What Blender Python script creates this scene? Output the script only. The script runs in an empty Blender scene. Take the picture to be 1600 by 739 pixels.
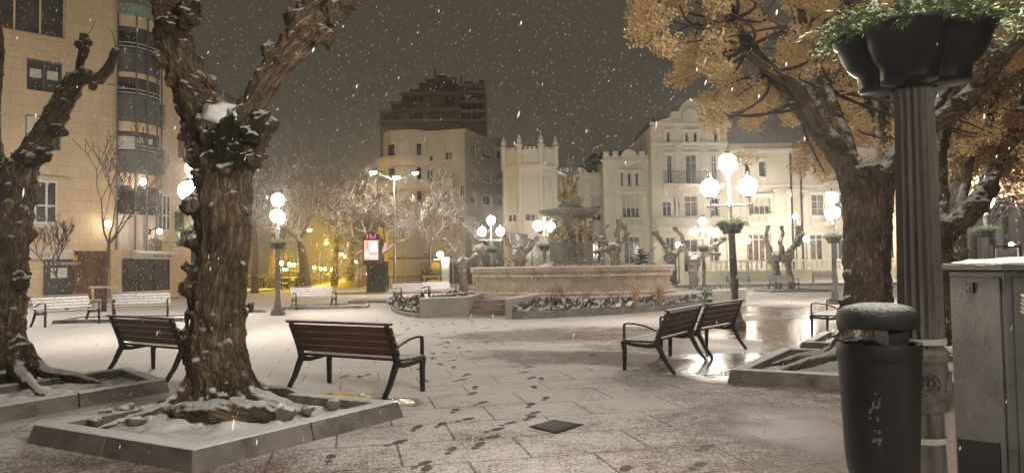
import bpy, bmesh, math, random
import numpy as np
from mathutils import Vector, Matrix, noise as mnoise

R = math.radians
random.seed(7)
rng = np.random.default_rng(11)
S = bpy.context.scene
COL = S.collection

# ------------------------------------------------------------------ camera, sky, exposure
F, CX, CY, EYE = 1150.0, 800.0, 369.5, 1.55
PITCH, ROLL = R(2.42), R(-0.8)
RM = Matrix.Rotation(math.pi / 2 + PITCH, 3, 'X') @ Matrix.Rotation(ROLL, 3, 'Z')
cam_d = bpy.data.cameras.new('camera')
cam_d.sensor_width = 36.0
cam_d.lens = 36.0 * F / 1600.0
cam_d.clip_start = 0.05
cam_d.clip_end = 1200
cam = bpy.data.objects.new('camera', cam_d)
COL.objects.link(cam)
cam.matrix_world = Matrix.Translation((0, 0, EYE)) @ RM.to_4x4()
S.camera = cam

world = bpy.data.worlds.new('World')
S.world = world
world.use_nodes = True
bg = world.node_tree.nodes['Background']
bg.inputs['Color'].default_value = (0.062, 0.052, 0.037, 1)     # night cloud lit by the town
bg.inputs['Strength'].default_value = 1.0

S.view_settings.view_transform = 'Standard'
S.view_settings.look = 'None'
S.view_settings.gamma = 1.0
S.view_settings.exposure = 0.12
S.view_settings.use_curve_mapping = False
S.render.engine = 'CYCLES'
cy = S.cycles
cy.use_denoising = True
cy.max_bounces = 5
cy.diffuse_bounces = 3
cy.glossy_bounces = 3
cy.transmission_bounces = 3
cy.transparent_max_bounces = 6
cy.volume_bounces = 0
cy.sample_clamp_indirect = 3.0
cy.sample_clamp_direct = 0.0
cy.caustics_reflective = False
cy.caustics_refractive = False

GLOBE = 205.0          # radiance of a lit street globe
HAZE_DENSITY = 0.0013

# ------------------------------------------------------------------ pixel helpers (photo pixels, 1600 x 739)
def ray(px, py):
    return RM @ Vector(((px - CX) / F, -(py - CY) / F, -1.0))
def G(px, py, z=0.0):
    d = ray(px, py)
    t = (z - EYE) / d.z
    return Vector((d.x * t, d.y * t, z))
def P(px, py, Y):
    d = ray(px, py)
    t = Y / d.y
    return Vector((d.x * t, Y, EYE + d.z * t))
def HP(px, py, p0, dr):
    """hit of a pixel ray on the upright plane through p0 along dr: (distance along dr, height)"""
    d = ray(px, py)
    det = d.x * (-dr[1]) + dr[0] * d.y
    t = (p0[0] * (-dr[1]) + dr[0] * p0[1]) / det
    x, y = d.x * t, d.y * t
    s = (x - p0[0]) * dr[0] + (y - p0[1]) * dr[1]
    return s, EYE + d.z * t

# ------------------------------------------------------------------ objects, tags
ORG = {}
def tag(o, label=None, cat=None, group=None, kind=None):
    if label: o['label'] = label
    if cat: o['category'] = cat
    if group: o['group'] = group
    if kind: o['kind'] = kind
    return o
def thing(name, label, cat, loc=(0, 0, 0), group=None):
    o = bpy.data.objects.new(name, None)
    o.empty_display_size = 0.2
    COL.objects.link(o)
    o.location = loc
    ORG[o.name] = Vector(loc)
    return tag(o, label, cat, group)
def copy_tree(o, parent=None):
    c = o.copy()
    COL.objects.link(c)
    ORG[c.name] = ORG.get(o.name, Vector())
    if parent: c.parent = parent
    for ch in o.children:
        copy_tree(ch, c)
    return c
def place(o, loc, rz=0.0):
    o.location = loc
    o.rotation_euler = (0, 0, rz)
    return o

class MB:
    def __init__(s):
        s.v, s.f, s.m = [], [], []
    def add(s, vs, fs, mi=0):
        b = len(s.v)
        s.v.extend(tuple(v) for v in vs)
        s.f.extend(tuple(b + i for i in f) for f in fs)
        s.m.extend([mi] * len(fs))
    def box(s, c, size, rz=0.0, mi=0, taper=1.0):
        hx, hy, hz = size[0] / 2, size[1] / 2, size[2] / 2
        ca, sa = math.cos(rz), math.sin(rz)
        vs = []
        for dz in (-1, 1):
            k = taper if dz > 0 else 1.0
            for dx, dy in ((-1, -1), (1, -1), (1, 1), (-1, 1)):
                x, y = dx * hx * k, dy * hy * k
                vs.append((c[0] + x * ca - y * sa, c[1] + x * sa + y * ca, c[2] + dz * hz))
        s.add(vs, [(3, 2, 1, 0), (4, 5, 6, 7), (0, 1, 5, 4), (1, 2, 6, 5), (2, 3, 7, 6), (3, 0, 4, 7)], mi)
    def bbox(s, lo, hi, mi=0):
        s.box([(a + b) / 2 for a, b in zip(lo, hi)], [abs(b - a) for a, b in zip(lo, hi)], 0, mi)
    def obox(s, p0, ux, uy, uz, mi=0):
        """box from corner p0 spanned by three vectors"""
        p0, ux, uy, uz = map(Vector, (p0, ux, uy, uz))
        vs = [p0, p0 + ux, p0 + ux + uy, p0 + uy, p0 + uz, p0 + ux + uz, p0 + ux + uy + uz, p0 + uy + uz]
        fs = [(3, 2, 1, 0), (4, 5, 6, 7), (0, 1, 5, 4), (1, 2, 6, 5), (2, 3, 7, 6), (3, 0, 4, 7)]
        if ux.cross(uy).dot(uz) < 0: fs = [tuple(reversed(f)) for f in fs]
        s.add(vs, fs, mi)
    def prism(s, poly, z0, z1, mi=0):
        n = len(poly)
        a = sum(poly[i][0] * poly[(i + 1) % n][1] - poly[(i + 1) % n][0] * poly[i][1] for i in range(n))
        if a < 0: poly = list(reversed(poly))
        vs = [(p[0], p[1], z0) for p in poly] + [(p[0], p[1], z1) for p in poly]
        fs = [tuple(reversed(range(n))), tuple(range(n, 2 * n))]
        fs += [(i, (i + 1) % n, n + (i + 1) % n, n + i) for i in range(n)]
        s.add(vs, fs, mi)
    def xprism(s, poly, y0, y1, mi=0):
        """outline in x,z extruded along y"""
        n = len(poly)
        a = sum(poly[i][0] * poly[(i + 1) % n][1] - poly[(i + 1) % n][0] * poly[i][1] for i in range(n))
        if a < 0: poly = list(reversed(poly))
        vs = [(p[0], y0, p[1]) for p in poly] + [(p[0], y1, p[1]) for p in poly]
        fs = [tuple(range(n)), tuple(reversed(range(n, 2 * n)))]
        fs += [((i + 1) % n, i, n + i, n + (i + 1) % n) for i in range(n)]
        s.add(vs, fs, mi)
    def tube(s, pts, rad, n=8, mi=0, cap=True, flat=1.0):
        pts = [Vector(p) for p in pts]
        if not hasattr(rad, '__len__'): rad = [rad] * len(pts)
        m = len(pts)
        t0 = (pts[1] - pts[0]).normalized()
        up = Vector((0, 0, 1)) if abs(t0.z) < 0.9 else Vector((1, 0, 0))
        nrm = t0.cross(up).normalized()
        vs = []
        for i in range(m):
            t = (pts[min(i + 1, m - 1)] - pts[max(i - 1, 0)])
            t = t.normalized() if t.length > 1e-9 else t0
            nrm = (nrm - t * nrm.dot(t))
            nrm = nrm.normalized() if nrm.length > 1e-6 else t.orthogonal().normalized()
            b = t.cross(nrm)
            for k in range(n):
                a = 2 * math.pi * k / n
                vs.append(pts[i] + nrm * (math.cos(a) * rad[i]) + b * (math.sin(a) * rad[i] * flat))
        fs = []
        for i in range(m - 1):
            for k in range(n):
                k2 = (k + 1) % n
                fs.append((i * n + k, i * n + k2, (i + 1) * n + k2, (i + 1) * n + k))
        if cap:
            fs.append(tuple(reversed(range(n))))
            fs.append(tuple(range((m - 1) * n, m * n)))
        s.add(vs, fs, mi)
    def lathe(s, prof, c=(0, 0, 0), n=24, mi=0, rf=None, cap=True):
        """prof: (r, z) from bottom to top; rf(theta, z) scales the radius"""
        vs = []
        for r, z in prof:
            for k in range(n):
                a = 2 * math.pi * k / n
                q = r * (rf(a, z) if rf else 1.0)
                vs.append((c[0] + q * math.cos(a), c[1] + q * math.sin(a), c[2] + z))
        fs = []
        for i in range(len(prof) - 1):
            for k in range(n):
                k2 = (k + 1) % n
                fs.append((i * n + k, i * n + k2, (i + 1) * n + k2, (i + 1) * n + k))
        if cap:
            fs.append(tuple(reversed(range(n))))
            fs.append(tuple(range((len(prof) - 1) * n, len(prof) * n)))
        s.add(vs, fs, mi)
    def ball(s, c, r, n=8, mi=0, sq=(1, 1, 1), jit=0.0, seed=0):
        vs, fs = [], []
        m = max(4, n // 2)
        for i in range(m + 1):
            th = math.pi * i / m
            for k in range(n):
                a = 2 * math.pi * k / n
                d = Vector((math.sin(th) * math.cos(a), math.sin(th) * math.sin(a), -math.cos(th)))
                q = r * (1 + (jit * mnoise.noise(d * 2.1 + Vector((seed * 3.7, seed, 0))) if jit else 0))
                vs.append((c[0] + d.x * q * sq[0], c[1] + d.y * q * sq[1], c[2] + d.z * q * sq[2]))
        for i in range(m):
            for k in range(n):
                k2 = (k + 1) % n
                fs.append((i * n + k, i * n + k2, (i + 1) * n + k2, (i + 1) * n + k))
        s.add(vs, fs, mi)
    def sweep(s, pts, w, t, side=(1, 0, 0), mi=0):
        """rectangular bar along pts; w is its size along side, t (number or list) across"""
        pts = [Vector(p) for p in pts]
        side = Vector(side).normalized()
        m = len(pts)
        if not hasattr(t, '__len__'): t = [t] * m
        vs = []
        for i in range(m):
            d = (pts[min(i + 1, m - 1)] - pts[max(i - 1, 0)]).normalized()
            q = d.cross(side).normalized()
            for a, b in ((-1, -1), (1, -1), (1, 1), (-1, 1)):
                vs.append(pts[i] + side * (a * w / 2) + q * (b * t[i] / 2))
        fs = []
        for i in range(m - 1):
            for k in range(4):
                k2 = (k + 1) % 4
                fs.append((i * 4 + k, (i + 1) * 4 + k, (i + 1) * 4 + k2, i * 4 + k2))
        fs.append((0, 1, 2, 3))
        e = (m - 1) * 4
        fs.append((e + 3, e + 2, e + 1, e))
        s.add(vs, fs, mi)
    def build(s, name, mats, parent=None, loc=None, smooth=False, uv=False, bevel=0.0, fix=False):
        if not isinstance(mats, (list, tuple)): mats = [mats]
        org = Vector((0, 0, 0))
        if parent is not None: org = ORG[parent.name]
        elif loc is not None: org = Vector(loc)
        vs = [(v[0] - org.x, v[1] - org.y, v[2] - org.z) for v in s.v]
        me = bpy.data.meshes.new(name)
        me.from_pydata(vs, [], s.f)
        for m in mats: me.materials.append(m)
        if len(mats) > 1: me.polygons.foreach_set('material_index', s.m)
        if smooth: me.polygons.foreach_set('use_smooth', [True] * len(s.f))
        me.update()
        if fix or bevel > 0:
            bm = bmesh.new()
            bm.from_mesh(me)
            bmesh.ops.recalc_face_normals(bm, faces=bm.faces)
            if bevel > 0:
                bmesh.ops.bevel(bm, geom=list(bm.edges), offset=bevel, segments=1, affect='EDGES', clamp_overlap=True)
            bm.to_mesh(me)
            bm.free()
        if uv: box_uv(me, org)
        o = bpy.data.objects.new(name, me)
        COL.objects.link(o)
        if parent is not None: o.parent = parent
        elif loc is not None: o.location = loc
        ORG[o.name] = org
        return o

def box_uv(me, org):
    lay = me.uv_layers.new(name='UVMap').data
    for p in me.polygons:
        n = p.normal
        if abs(n.z) > 0.7:
            for li in p.loop_indices:
                v = me.vertices[me.loops[li].vertex_index].co
                lay[li].uv = (v.x + org.x, v.y + org.y)
        else:
            t = Vector((-n.y, n.x, 0)).normalized()
            for li in p.loop_indices:
                v = me.vertices[me.loops[li].vertex_index].co + org
                lay[li].uv = (v.dot(t), v.z)

# ------------------------------------------------------------------ materials
SNOWC = (0.78, 0.77, 0.76, 1)
class NT:
    def __init__(s, name):
        s.mat = bpy.data.materials.new(name)
        s.mat.use_nodes = True
        s.t = s.mat.node_tree
        s.b = s.t.nodes['Principled BSDF']
        s.out = s.t.nodes['Material Output']
    def n(s, kind, **kw):
        nd = s.t.nodes.new(kind)
        for k, v in kw.items(): setattr(nd, k, v)
        return nd
    def l(s, a, b): s.t.links.new(a, b)
    def setin(s, nd, i, v):
        if hasattr(v, 'is_output'): s.l(v, nd.inputs[i])
        else: nd.inputs[i].default_value = v
    def math(s, op, a, b=0.0, c=None, clamp=False):
        nd = s.n('ShaderNodeMath', operation=op, use_clamp=clamp)
        s.setin(nd, 0, a); s.setin(nd, 1, b)
        if c is not None: s.setin(nd, 2, c)
        return nd.outputs[0]
    def mapr(s, v, a, b, c=0.0, d=1.0, smooth=True):
        nd = s.n('ShaderNodeMapRange', interpolation_type='SMOOTHSTEP' if smooth else 'LINEAR')
        for i, q in enumerate((v, a, b, c, d)): s.setin(nd, i, q)
        return nd.outputs[0]
    def noise(s, vec, scale, detail=4.0, rough=0.55, dist=0.0):
        nd = s.n('ShaderNodeTexNoise')
        if vec is not None: s.l(vec, nd.inputs['Vector'])
        nd.inputs['Scale'].default_value = scale
        nd.inputs['Detail'].default_value = detail
        nd.inputs['Roughness'].default_value = rough
        nd.inputs['Distortion'].default_value = dist
        return nd.outputs[0]
    def mix(s, f, a, b, mode='MIX'):
        nd = s.n('ShaderNodeMix', data_type='RGBA', blend_type=mode)
        s.setin(nd, 0, f); s.setin(nd, 6, a); s.setin(nd, 7, b)
        return nd.outputs[2]
    def bump(s, h, strength, dist=0.02, nrm=None):
        nd = s.n('ShaderNodeBump')
        nd.inputs['Strength'].default_value = strength
        nd.inputs['Distance'].default_value = dist
        s.l(h, nd.inputs['Height'])
        if nrm is not None: s.l(nrm, nd.inputs['Normal'])
        return nd.outputs[0]
def c4(c): return (c[0], c[1], c[2], 1.0)

MATS = {}
def mat(name, col, rough=0.75, var=0.18, vs=2.5, bump=0.25, bs=30.0, metal=0.0, snow=None, brick=None, spec=0.35,
        attr=None, dirt=None, stretch=None, col2=None):
    """base colour broken up by noise, fine bump, optional joints (brick) and lying snow (snow = normal-z thresholds)"""
    if name in MATS: return MATS[name]
    t = NT(name)
    tc = t.n('ShaderNodeTexCoord')
    if attr:
        at = t.n('ShaderNodeAttribute', attribute_name=attr)
        vec = at.outputs['Vector']
    else:
        vec = tc.outputs['Object']
    if stretch:
        mp = t.n('ShaderNodeMapping')
        mp.inputs['Scale'].default_value = stretch
        t.l(vec, mp.inputs['Vector'])
        vec = mp.outputs[0]
    n1 = t.noise(vec, vs, 6.0, 0.6)
    k = t.mapr(n1, 0.3, 0.7)
    ca = c4([x * (1 - var) for x in col])
    cb = c4([min(1, x * (1 + var)) for x in col]) if col2 is None else c4(col2)
    cur = t.mix(k, ca, cb)
    n2 = t.noise(vec, bs, 5.0, 0.6)
    height = n2
    if dirt:
        n3 = t.noise(vec, dirt[0], 7.0, 0.65, 0.4)
        cur = t.mix(t.mapr(n3, 0.52, 0.72, 0, dirt[2]), cur, c4(dirt[1]))
    if brick:
        uvn = tc.outputs['UV']
        br = t.n('ShaderNodeTexBrick')
        br.offset = brick.get('off', 0.5)
        t.l(uvn, br.inputs['Vector'])
        br.inputs['Scale'].default_value = 1.0
        br.inputs['Mortar Size'].default_value = brick.get('m', 0.006)
        br.inputs['Mortar Smooth'].default_value = 0.2
        br.inputs['Brick Width'].default_value = brick['w']
        br.inputs['Row Height'].default_value = brick['h']
        br.inputs['Color1'].default_value = (1, 1, 1, 1)
        br.inputs['Color2'].default_value = (brick.get('v', 0.86),) * 3 + (1,)
        br.inputs['Mortar'].default_value = (brick.get('mc', 0.6),) * 3 + (1,)
        cur = t.mix(1.0, cur, br.outputs['Color'], 'MULTIPLY')
    rg = rough
    if snow:
        geo = t.n('ShaderNodeNewGeometry')
        sep = t.n('ShaderNodeSeparateXYZ')
        t.l(geo.outputs['Normal'], sep.inputs[0])
        ns = t.noise(tc.outputs['Object'], snow[2] if len(snow) > 2 else 9.0, 5.0, 0.65)
        q = t.math('ADD', sep.outputs['Z'], t.math('MULTIPLY', t.math('SUBTRACT', ns, 0.5), 0.9))
        f = t.mapr(q, snow[0], snow[1])
        cur = t.mix(f, cur, SNOWC)
        rg = t.mapr(f, 0, 1, rough, 0.85, False)
    t.l(cur, t.b.inputs['Base Color'])
    t.setin(t.b, 'Roughness', rg)
    t.b.inputs['Metallic'].default_value = metal
    t.b.inputs['Specular IOR Level'].default_value = spec
    if bump > 0: t.l(t.bump(height, bump, 0.03), t.b.inputs['Normal'])
    MATS[name] = t.mat
    return t.mat
def emit(name, col, strength):
    if name in MATS: return MATS[name]
    t = NT(name)
    e = t.n('ShaderNodeEmission')
    e.inputs['Color'].default_value = c4(col)
    e.inputs['Strength'].default_value = strength
    t.l(e.outputs[0], t.out.inputs['Surface'])
    MATS[name] = t.mat
    return t.mat

M_iron = mat('dark_cast_iron', (0.030, 0.027, 0.025), 0.5, 0.3, 6, 0.25, 60, 0.3, snow=(0.75, 1.0))
M_post = mat('weathered_grey_cast_iron', (0.15, 0.135, 0.118), 0.6, 0.35, 3, 0.5, 45, 0.0, dirt=(7.0, (0.05, 0.045, 0.04), 0.85), stretch=(1, 1, 0.3))
M_pot = mat('black_plastic', (0.010, 0.009, 0.010), 0.36, 0.3, 5, 0.05, 30, snow=(0.9, 1.15), spec=0.2)
M_wood = mat('dark_red_brown_slats', (0.080, 0.030, 0.020), 0.42, 0.4, 4, 0.35, 50, stretch=(0.25, 3, 3), snow=(0.62, 0.95, 14))
M_woodsnow = mat('snow_dusted_slats', (0.15, 0.075, 0.055), 0.6, 0.3, 4, 0.3, 50, stretch=(0.25, 3, 3), snow=(0.02, 0.5, 14))
M_kerb = mat('dark_granite_kerb', (0.155, 0.140, 0.120), 0.7, 0.3, 3, 0.35, 70, snow=(0.38, 0.9, 12), dirt=(2.2, (0.055, 0.045, 0.036), 0.75))
M_snow = mat('lying_snow', (0.74, 0.73, 0.72), 0.85, 0.06, 5, 0.5, 45, spec=0.2)
M_bed = mat('snowy_soil', (0.09, 0.065, 0.045), 0.9, 0.4, 5, 0.6, 25, snow=(0.55, 0.9, 7))
def bark_material(name, dark, light, snow, moss=None):
    t = NT(name)
    at = t.n('ShaderNodeAttribute', attribute_name='bark_co').outputs['Vector']
    co = t.n('ShaderNodeTexCoord').outputs['Object']
    n1 = t.noise(at, 30.0, 5.0, 0.65, 0.4)
    n2 = t.noise(at, 85.0, 3.0, 0.6)
    n3 = t.noise(co, 1.9, 5.0, 0.6)
    wob = t.n('ShaderNodeTexNoise'); wob.inputs['Scale'].default_value = 9.0; wob.inputs['Detail'].default_value = 3
    t.l(at, wob.inputs['Vector'])
    sc = t.n('ShaderNodeVectorMath', operation='SCALE'); t.l(wob.outputs['Color'], sc.inputs[0]); sc.inputs['Scale'].default_value = 0.12
    ad = t.n('ShaderNodeVectorMath', operation='ADD'); t.l(at, ad.inputs[0]); t.l(sc.outputs[0], ad.inputs[1])
    vo = t.n('ShaderNodeTexVoronoi', feature='DISTANCE_TO_EDGE'); vo.inputs['Scale'].default_value = 21.0
    t.l(ad.outputs[0], vo.inputs['Vector'])
    plate = t.mapr(vo.outputs['Distance'], 0.0, 0.14, 0.66, 1.0)
    rg_ = t.math('ABSOLUTE', t.math('MULTIPLY', t.math('SUBTRACT', t.noise(at, 17.0, 6.0, 0.65, 0.8), 0.5), 4.2))
    r = t.math('MULTIPLY', t.math('MULTIPLY', plate, t.mapr(rg_, 0.0, 0.8, 0.35, 1.0)), t.mapr(n1, 0.25, 0.75, 0.45, 1.2))
    r = t.math('ADD', r, t.math('MULTIPLY', t.math('SUBTRACT', n2, 0.5), 0.7))
    k = t.mapr(r, 0.0, 0.95)
    cur = t.mix(k, c4(dark), c4(light))
    cur = t.mix(t.mapr(n3, 0.42, 0.66, 0, 0.75), cur, c4([x * 0.7 for x in dark]))
    cur = t.mix(t.mapr(t.noise(co, 4.5, 5.0, 0.7), 0.60, 0.72, 0, 0.5), cur, (0.20, 0.19, 0.155, 1))
    if moss:                            # a cushion of moss in the fork
        ds = t.n('ShaderNodeVectorMath', operation='DISTANCE'); t.l(co, ds.inputs[0]); ds.inputs[1].default_value = moss
        mk = t.math('ADD', ds.outputs['Value'], t.math('MULTIPLY', t.math('SUBTRACT', t.noise(co, 6.0, 4.0, 0.7), 0.5), 0.9))
        cur = t.mix(t.mapr(mk, 0.36, 0.18), cur, t.mix(t.noise(co, 30.0, 4.0, 0.6), (0.006, 0.006, 0.0025, 1), (0.026, 0.027, 0.010, 1)))
    geo = t.n('ShaderNodeNewGeometry'); sep = t.n('ShaderNodeSeparateXYZ'); t.l(geo.outputs['Normal'], sep.inputs[0])
    ns = t.noise(co, 3.6, 6.0, 0.65)
    f = t.mapr(t.math('ADD', sep.outputs['Z'], t.math('MULTIPLY', t.math('SUBTRACT', ns, 0.5), 1.0)), snow[0], snow[1])
    cur = t.mix(f, cur, SNOWC)
    t.l(cur, t.b.inputs['Base Color'])
    t.b.inputs['Roughness'].default_value = 0.85
    t.b.inputs['Specular IOR Level'].default_value = 0.2
    t.l(t.bump(t.math('ADD', r, t.math('MULTIPLY', f, 0.5)), 0.9, 0.035), t.b.inputs['Normal'])
    MATS[name] = t.mat
    return t.mat
M_bark = bark_material('knobbly_bark', (0.032, 0.022, 0.014), (0.35, 0.255, 0.16), (0.38, 0.76))
_mt = P(345, 640, 7.75); _mp = P(358, 225, 7.45) - Vector((_mt.x, _mt.y, .1))
M_barkmoss = bark_material('mossy_knobbly_bark', (0.032, 0.022, 0.014), (0.35, 0.255, 0.16), (0.38, 0.76), _mp[:])
M_bark2 = mat('far_bark', (0.13, 0.10, 0.075), 0.85, 0.4, 4.0, 0.6, 12, attr='bark_co', snow=(0.3, 0.75, 5))
M_twig = mat('snowy_twigs', (0.15, 0.115, 0.095), 0.85, 0.3, 5.0, 0, 12, snow=(-0.15, 0.5, 3))
M_twigmid = mat('frosted_grey_twigs', (0.14, 0.105, 0.09), 0.85, 0.3, 5.0, 0, 12, snow=(0.35, 0.95, 3))
M_twigbare = mat('bare_twigs', (0.07, 0.05, 0.04), 0.8, 0.3, 5.0, 0, 12, snow=(0.6, 1.0, 5))
M_moss = mat('dark_moss', (0.017, 0.017, 0.009), 0.95, 0.5, 14, 0.8, 40, snow=(0.8, 1.1, 9))
M_stone = mat('tan_stone_cladding', (0.57, 0.43, 0.275), 0.75, 0.10, 0.7, 0.12, 40, brick=dict(w=1.1, h=0.62, m=0.014, mc=0.66, v=0.93), dirt=(0.7, (0.42, 0.30, 0.19), 0.7), stretch=(1, 1, 0.22))
M_stonep = mat('tan_stone_plain', (0.60, 0.46, 0.30), 0.75, 0.12, 0.9, 0.12, 40)
M_span = mat('grey_spandrel_panel', (0.10, 0.10, 0.095), 0.35, 0.2, 1.0, 0.03, 10, spec=0.5)
M_copper = mat('green_copper_roof', (0.20, 0.27, 0.20), 0.6, 0.2, 2, 0.1, 20, snow=(0.6, 0.95))
M_white = mat('white_frame_paint', (0.62, 0.59, 0.53), 0.5, 0.06, 3, 0.05, 30)
M_glass = mat('dark_window_glass', (0.022, 0.022, 0.026), 0.10, 0.3, 1.5, 0.02, 4, spec=0.6)
M_glassg = mat('grey_window_glass', (0.075, 0.068, 0.062), 0.15, 0.35, 1.2, 0.02, 4, spec=0.6)
M_blind = mat('pale_roller_blind', (0.52, 0.49, 0.42), 0.7, 0.08, 2, 0.2, 20)
M_cream = mat('cream_render', (0.67, 0.62, 0.49), 0.8, 0.09, 0.6, 0.15, 25, dirt=(0.9, (0.50, 0.45, 0.34), 0.75), stretch=(1, 1, 0.22), snow=(0.7, 1.0))
M_creamt = mat('cream_moulding', (0.71, 0.66, 0.54), 0.8, 0.07, 1.0, 0.12, 25, snow=(0.55, 0.9))
M_flat = mat('greyish_beige_render', (0.50, 0.45, 0.37), 0.85, 0.10, 0.5, 0.12, 25, dirt=(0.7, (0.34, 0.29, 0.23), 0.7), stretch=(1, 1, 0.22), snow=(0.7, 1.0))
M_flatt = mat('beige_trim', (0.54, 0.48, 0.39), 0.85, 0.08, 0.8, 0.1, 25, snow=(0.55, 0.9))
M_tower = mat('dark_brick_tower', (0.17, 0.135, 0.105), 0.85, 0.2, 0.4, 0.1, 20, snow=(0.6, 0.95))
M_towert = mat('tower_slab_edge', (0.30, 0.27, 0.23), 0.85, 0.1, 1, 0.1, 20, snow=(0.4, 0.8))
M_roof = mat('grey_slate_roof', (0.10, 0.095, 0.095), 0.6, 0.2, 2, 0.2, 14, snow=(0.75, 1.05, 2))
M_foun = mat('fountain_stone', (0.30, 0.235, 0.165), 0.75, 0.25, 2.2, 0.3, 30, dirt=(1.3, (0.13, 0.095, 0.06), 0.8), snow=(0.7, 1.0))
M_founp = mat('grey_fountain_stone', (0.165, 0.14, 0.10), 0.75, 0.35, 3, 0.35, 30, dirt=(2.2, (0.06, 0.05, 0.034), 0.8), snow=(0.82, 1.15))
M_gold = mat('ochre_patina_bronze', (0.27, 0.205, 0.09), 0.55, 0.45, 9, 0.4, 30, dirt=(6, (0.09, 0.065, 0.035), 0.8), snow=(0.75, 1.05))
M_bedwall = mat('granite_bed_wall', (0.27, 0.24, 0.205), 0.7, 0.15, 2.5, 0.25, 60, snow=(0.55, 0.95), dirt=(1.1, (0.14, 0.12, 0.095), 0.6))
M_plat = mat('platform_stone', (0.30, 0.25, 0.20), 0.7, 0.15, 2.0, 0.2, 50, snow=(0.35, 0.9, 2))
M_step = mat('brown_step_stone', (0.20, 0.15, 0.11), 0.7, 0.2, 2.0, 0.2, 50, snow=(0.75, 1.15, 3))
M_metal = mat('grey_painted_steel', (0.17, 0.16, 0.15), 0.45, 0.15, 4, 0.08, 40, 0.4)
M_cab = mat('dirty_grey_cabinet_paint', (0.098, 0.095, 0.089), 0.5, 0.3, 2.5, 0.15, 50, 0.0, dirt=(6.0, (0.05, 0.046, 0.042), 0.85), snow=(0.7, 1.0, 30))
M_bin = mat('charcoal_painted_bin', (0.017, 0.017, 0.016), 0.5, 0.35, 5, 0.12, 60, snow=(0.55, 1.1, 40), dirt=(7.0, (0.048, 0.044, 0.039), 0.6), stretch=(1, 1, 0.35))
M_green = mat('hardy_green_foliage', (0.060, 0.088, 0.026), 0.7, 0.45, 12, 0, 10, snow=(0.85, 1.3, 25))
M_evergreen = mat('dark_evergreen', (0.035, 0.050, 0.025), 0.8, 0.4, 5, 0, 10, snow=(0.35, 0.9, 5))
M_straw = mat('straw_grass', (0.33, 0.25, 0.15), 0.8, 0.2, 10, 0, 10, snow=(0.8, 1.1))
M_door = mat('carved_dark_wood', (0.16, 0.085, 0.05), 0.5, 0.35, 3, 0.3, 25, stretch=(3, 3, 0.5))
M_dark = mat('near_black_panel', (0.030, 0.027, 0.024), 0.35, 0.25, 2, 0.05, 20, spec=0.5)
M_awn = mat('pale_awning_cloth', (0.50, 0.44, 0.36), 0.85, 0.08, 3, 0.2, 30, snow=(0.6, 0.95))
M_globe = emit('lit_globe', (1.0, 0.915, 0.80), GLOBE)
M_smallglobe = emit('lit_small_globe', (1.0, 0.92, 0.78), GLOBE * 1.0)
M_lantern = emit('lit_wall_lantern', (1.0, 0.88, 0.70), GLOBE * 0.2)
M_sodium = emit('sodium_lamp', (1.0, 0.62, 0.06), 2600.0)
M_sodiumlow = emit('sodium_globe', (1.0, 0.62, 0.06), 600.0)
M_head = emit('street_head_glow', (1.0, 0.90, 0.72), 600.0)
M_headw = emit('street_head_warm_glow', (1.0, 0.76, 0.46), 1000.0)
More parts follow.
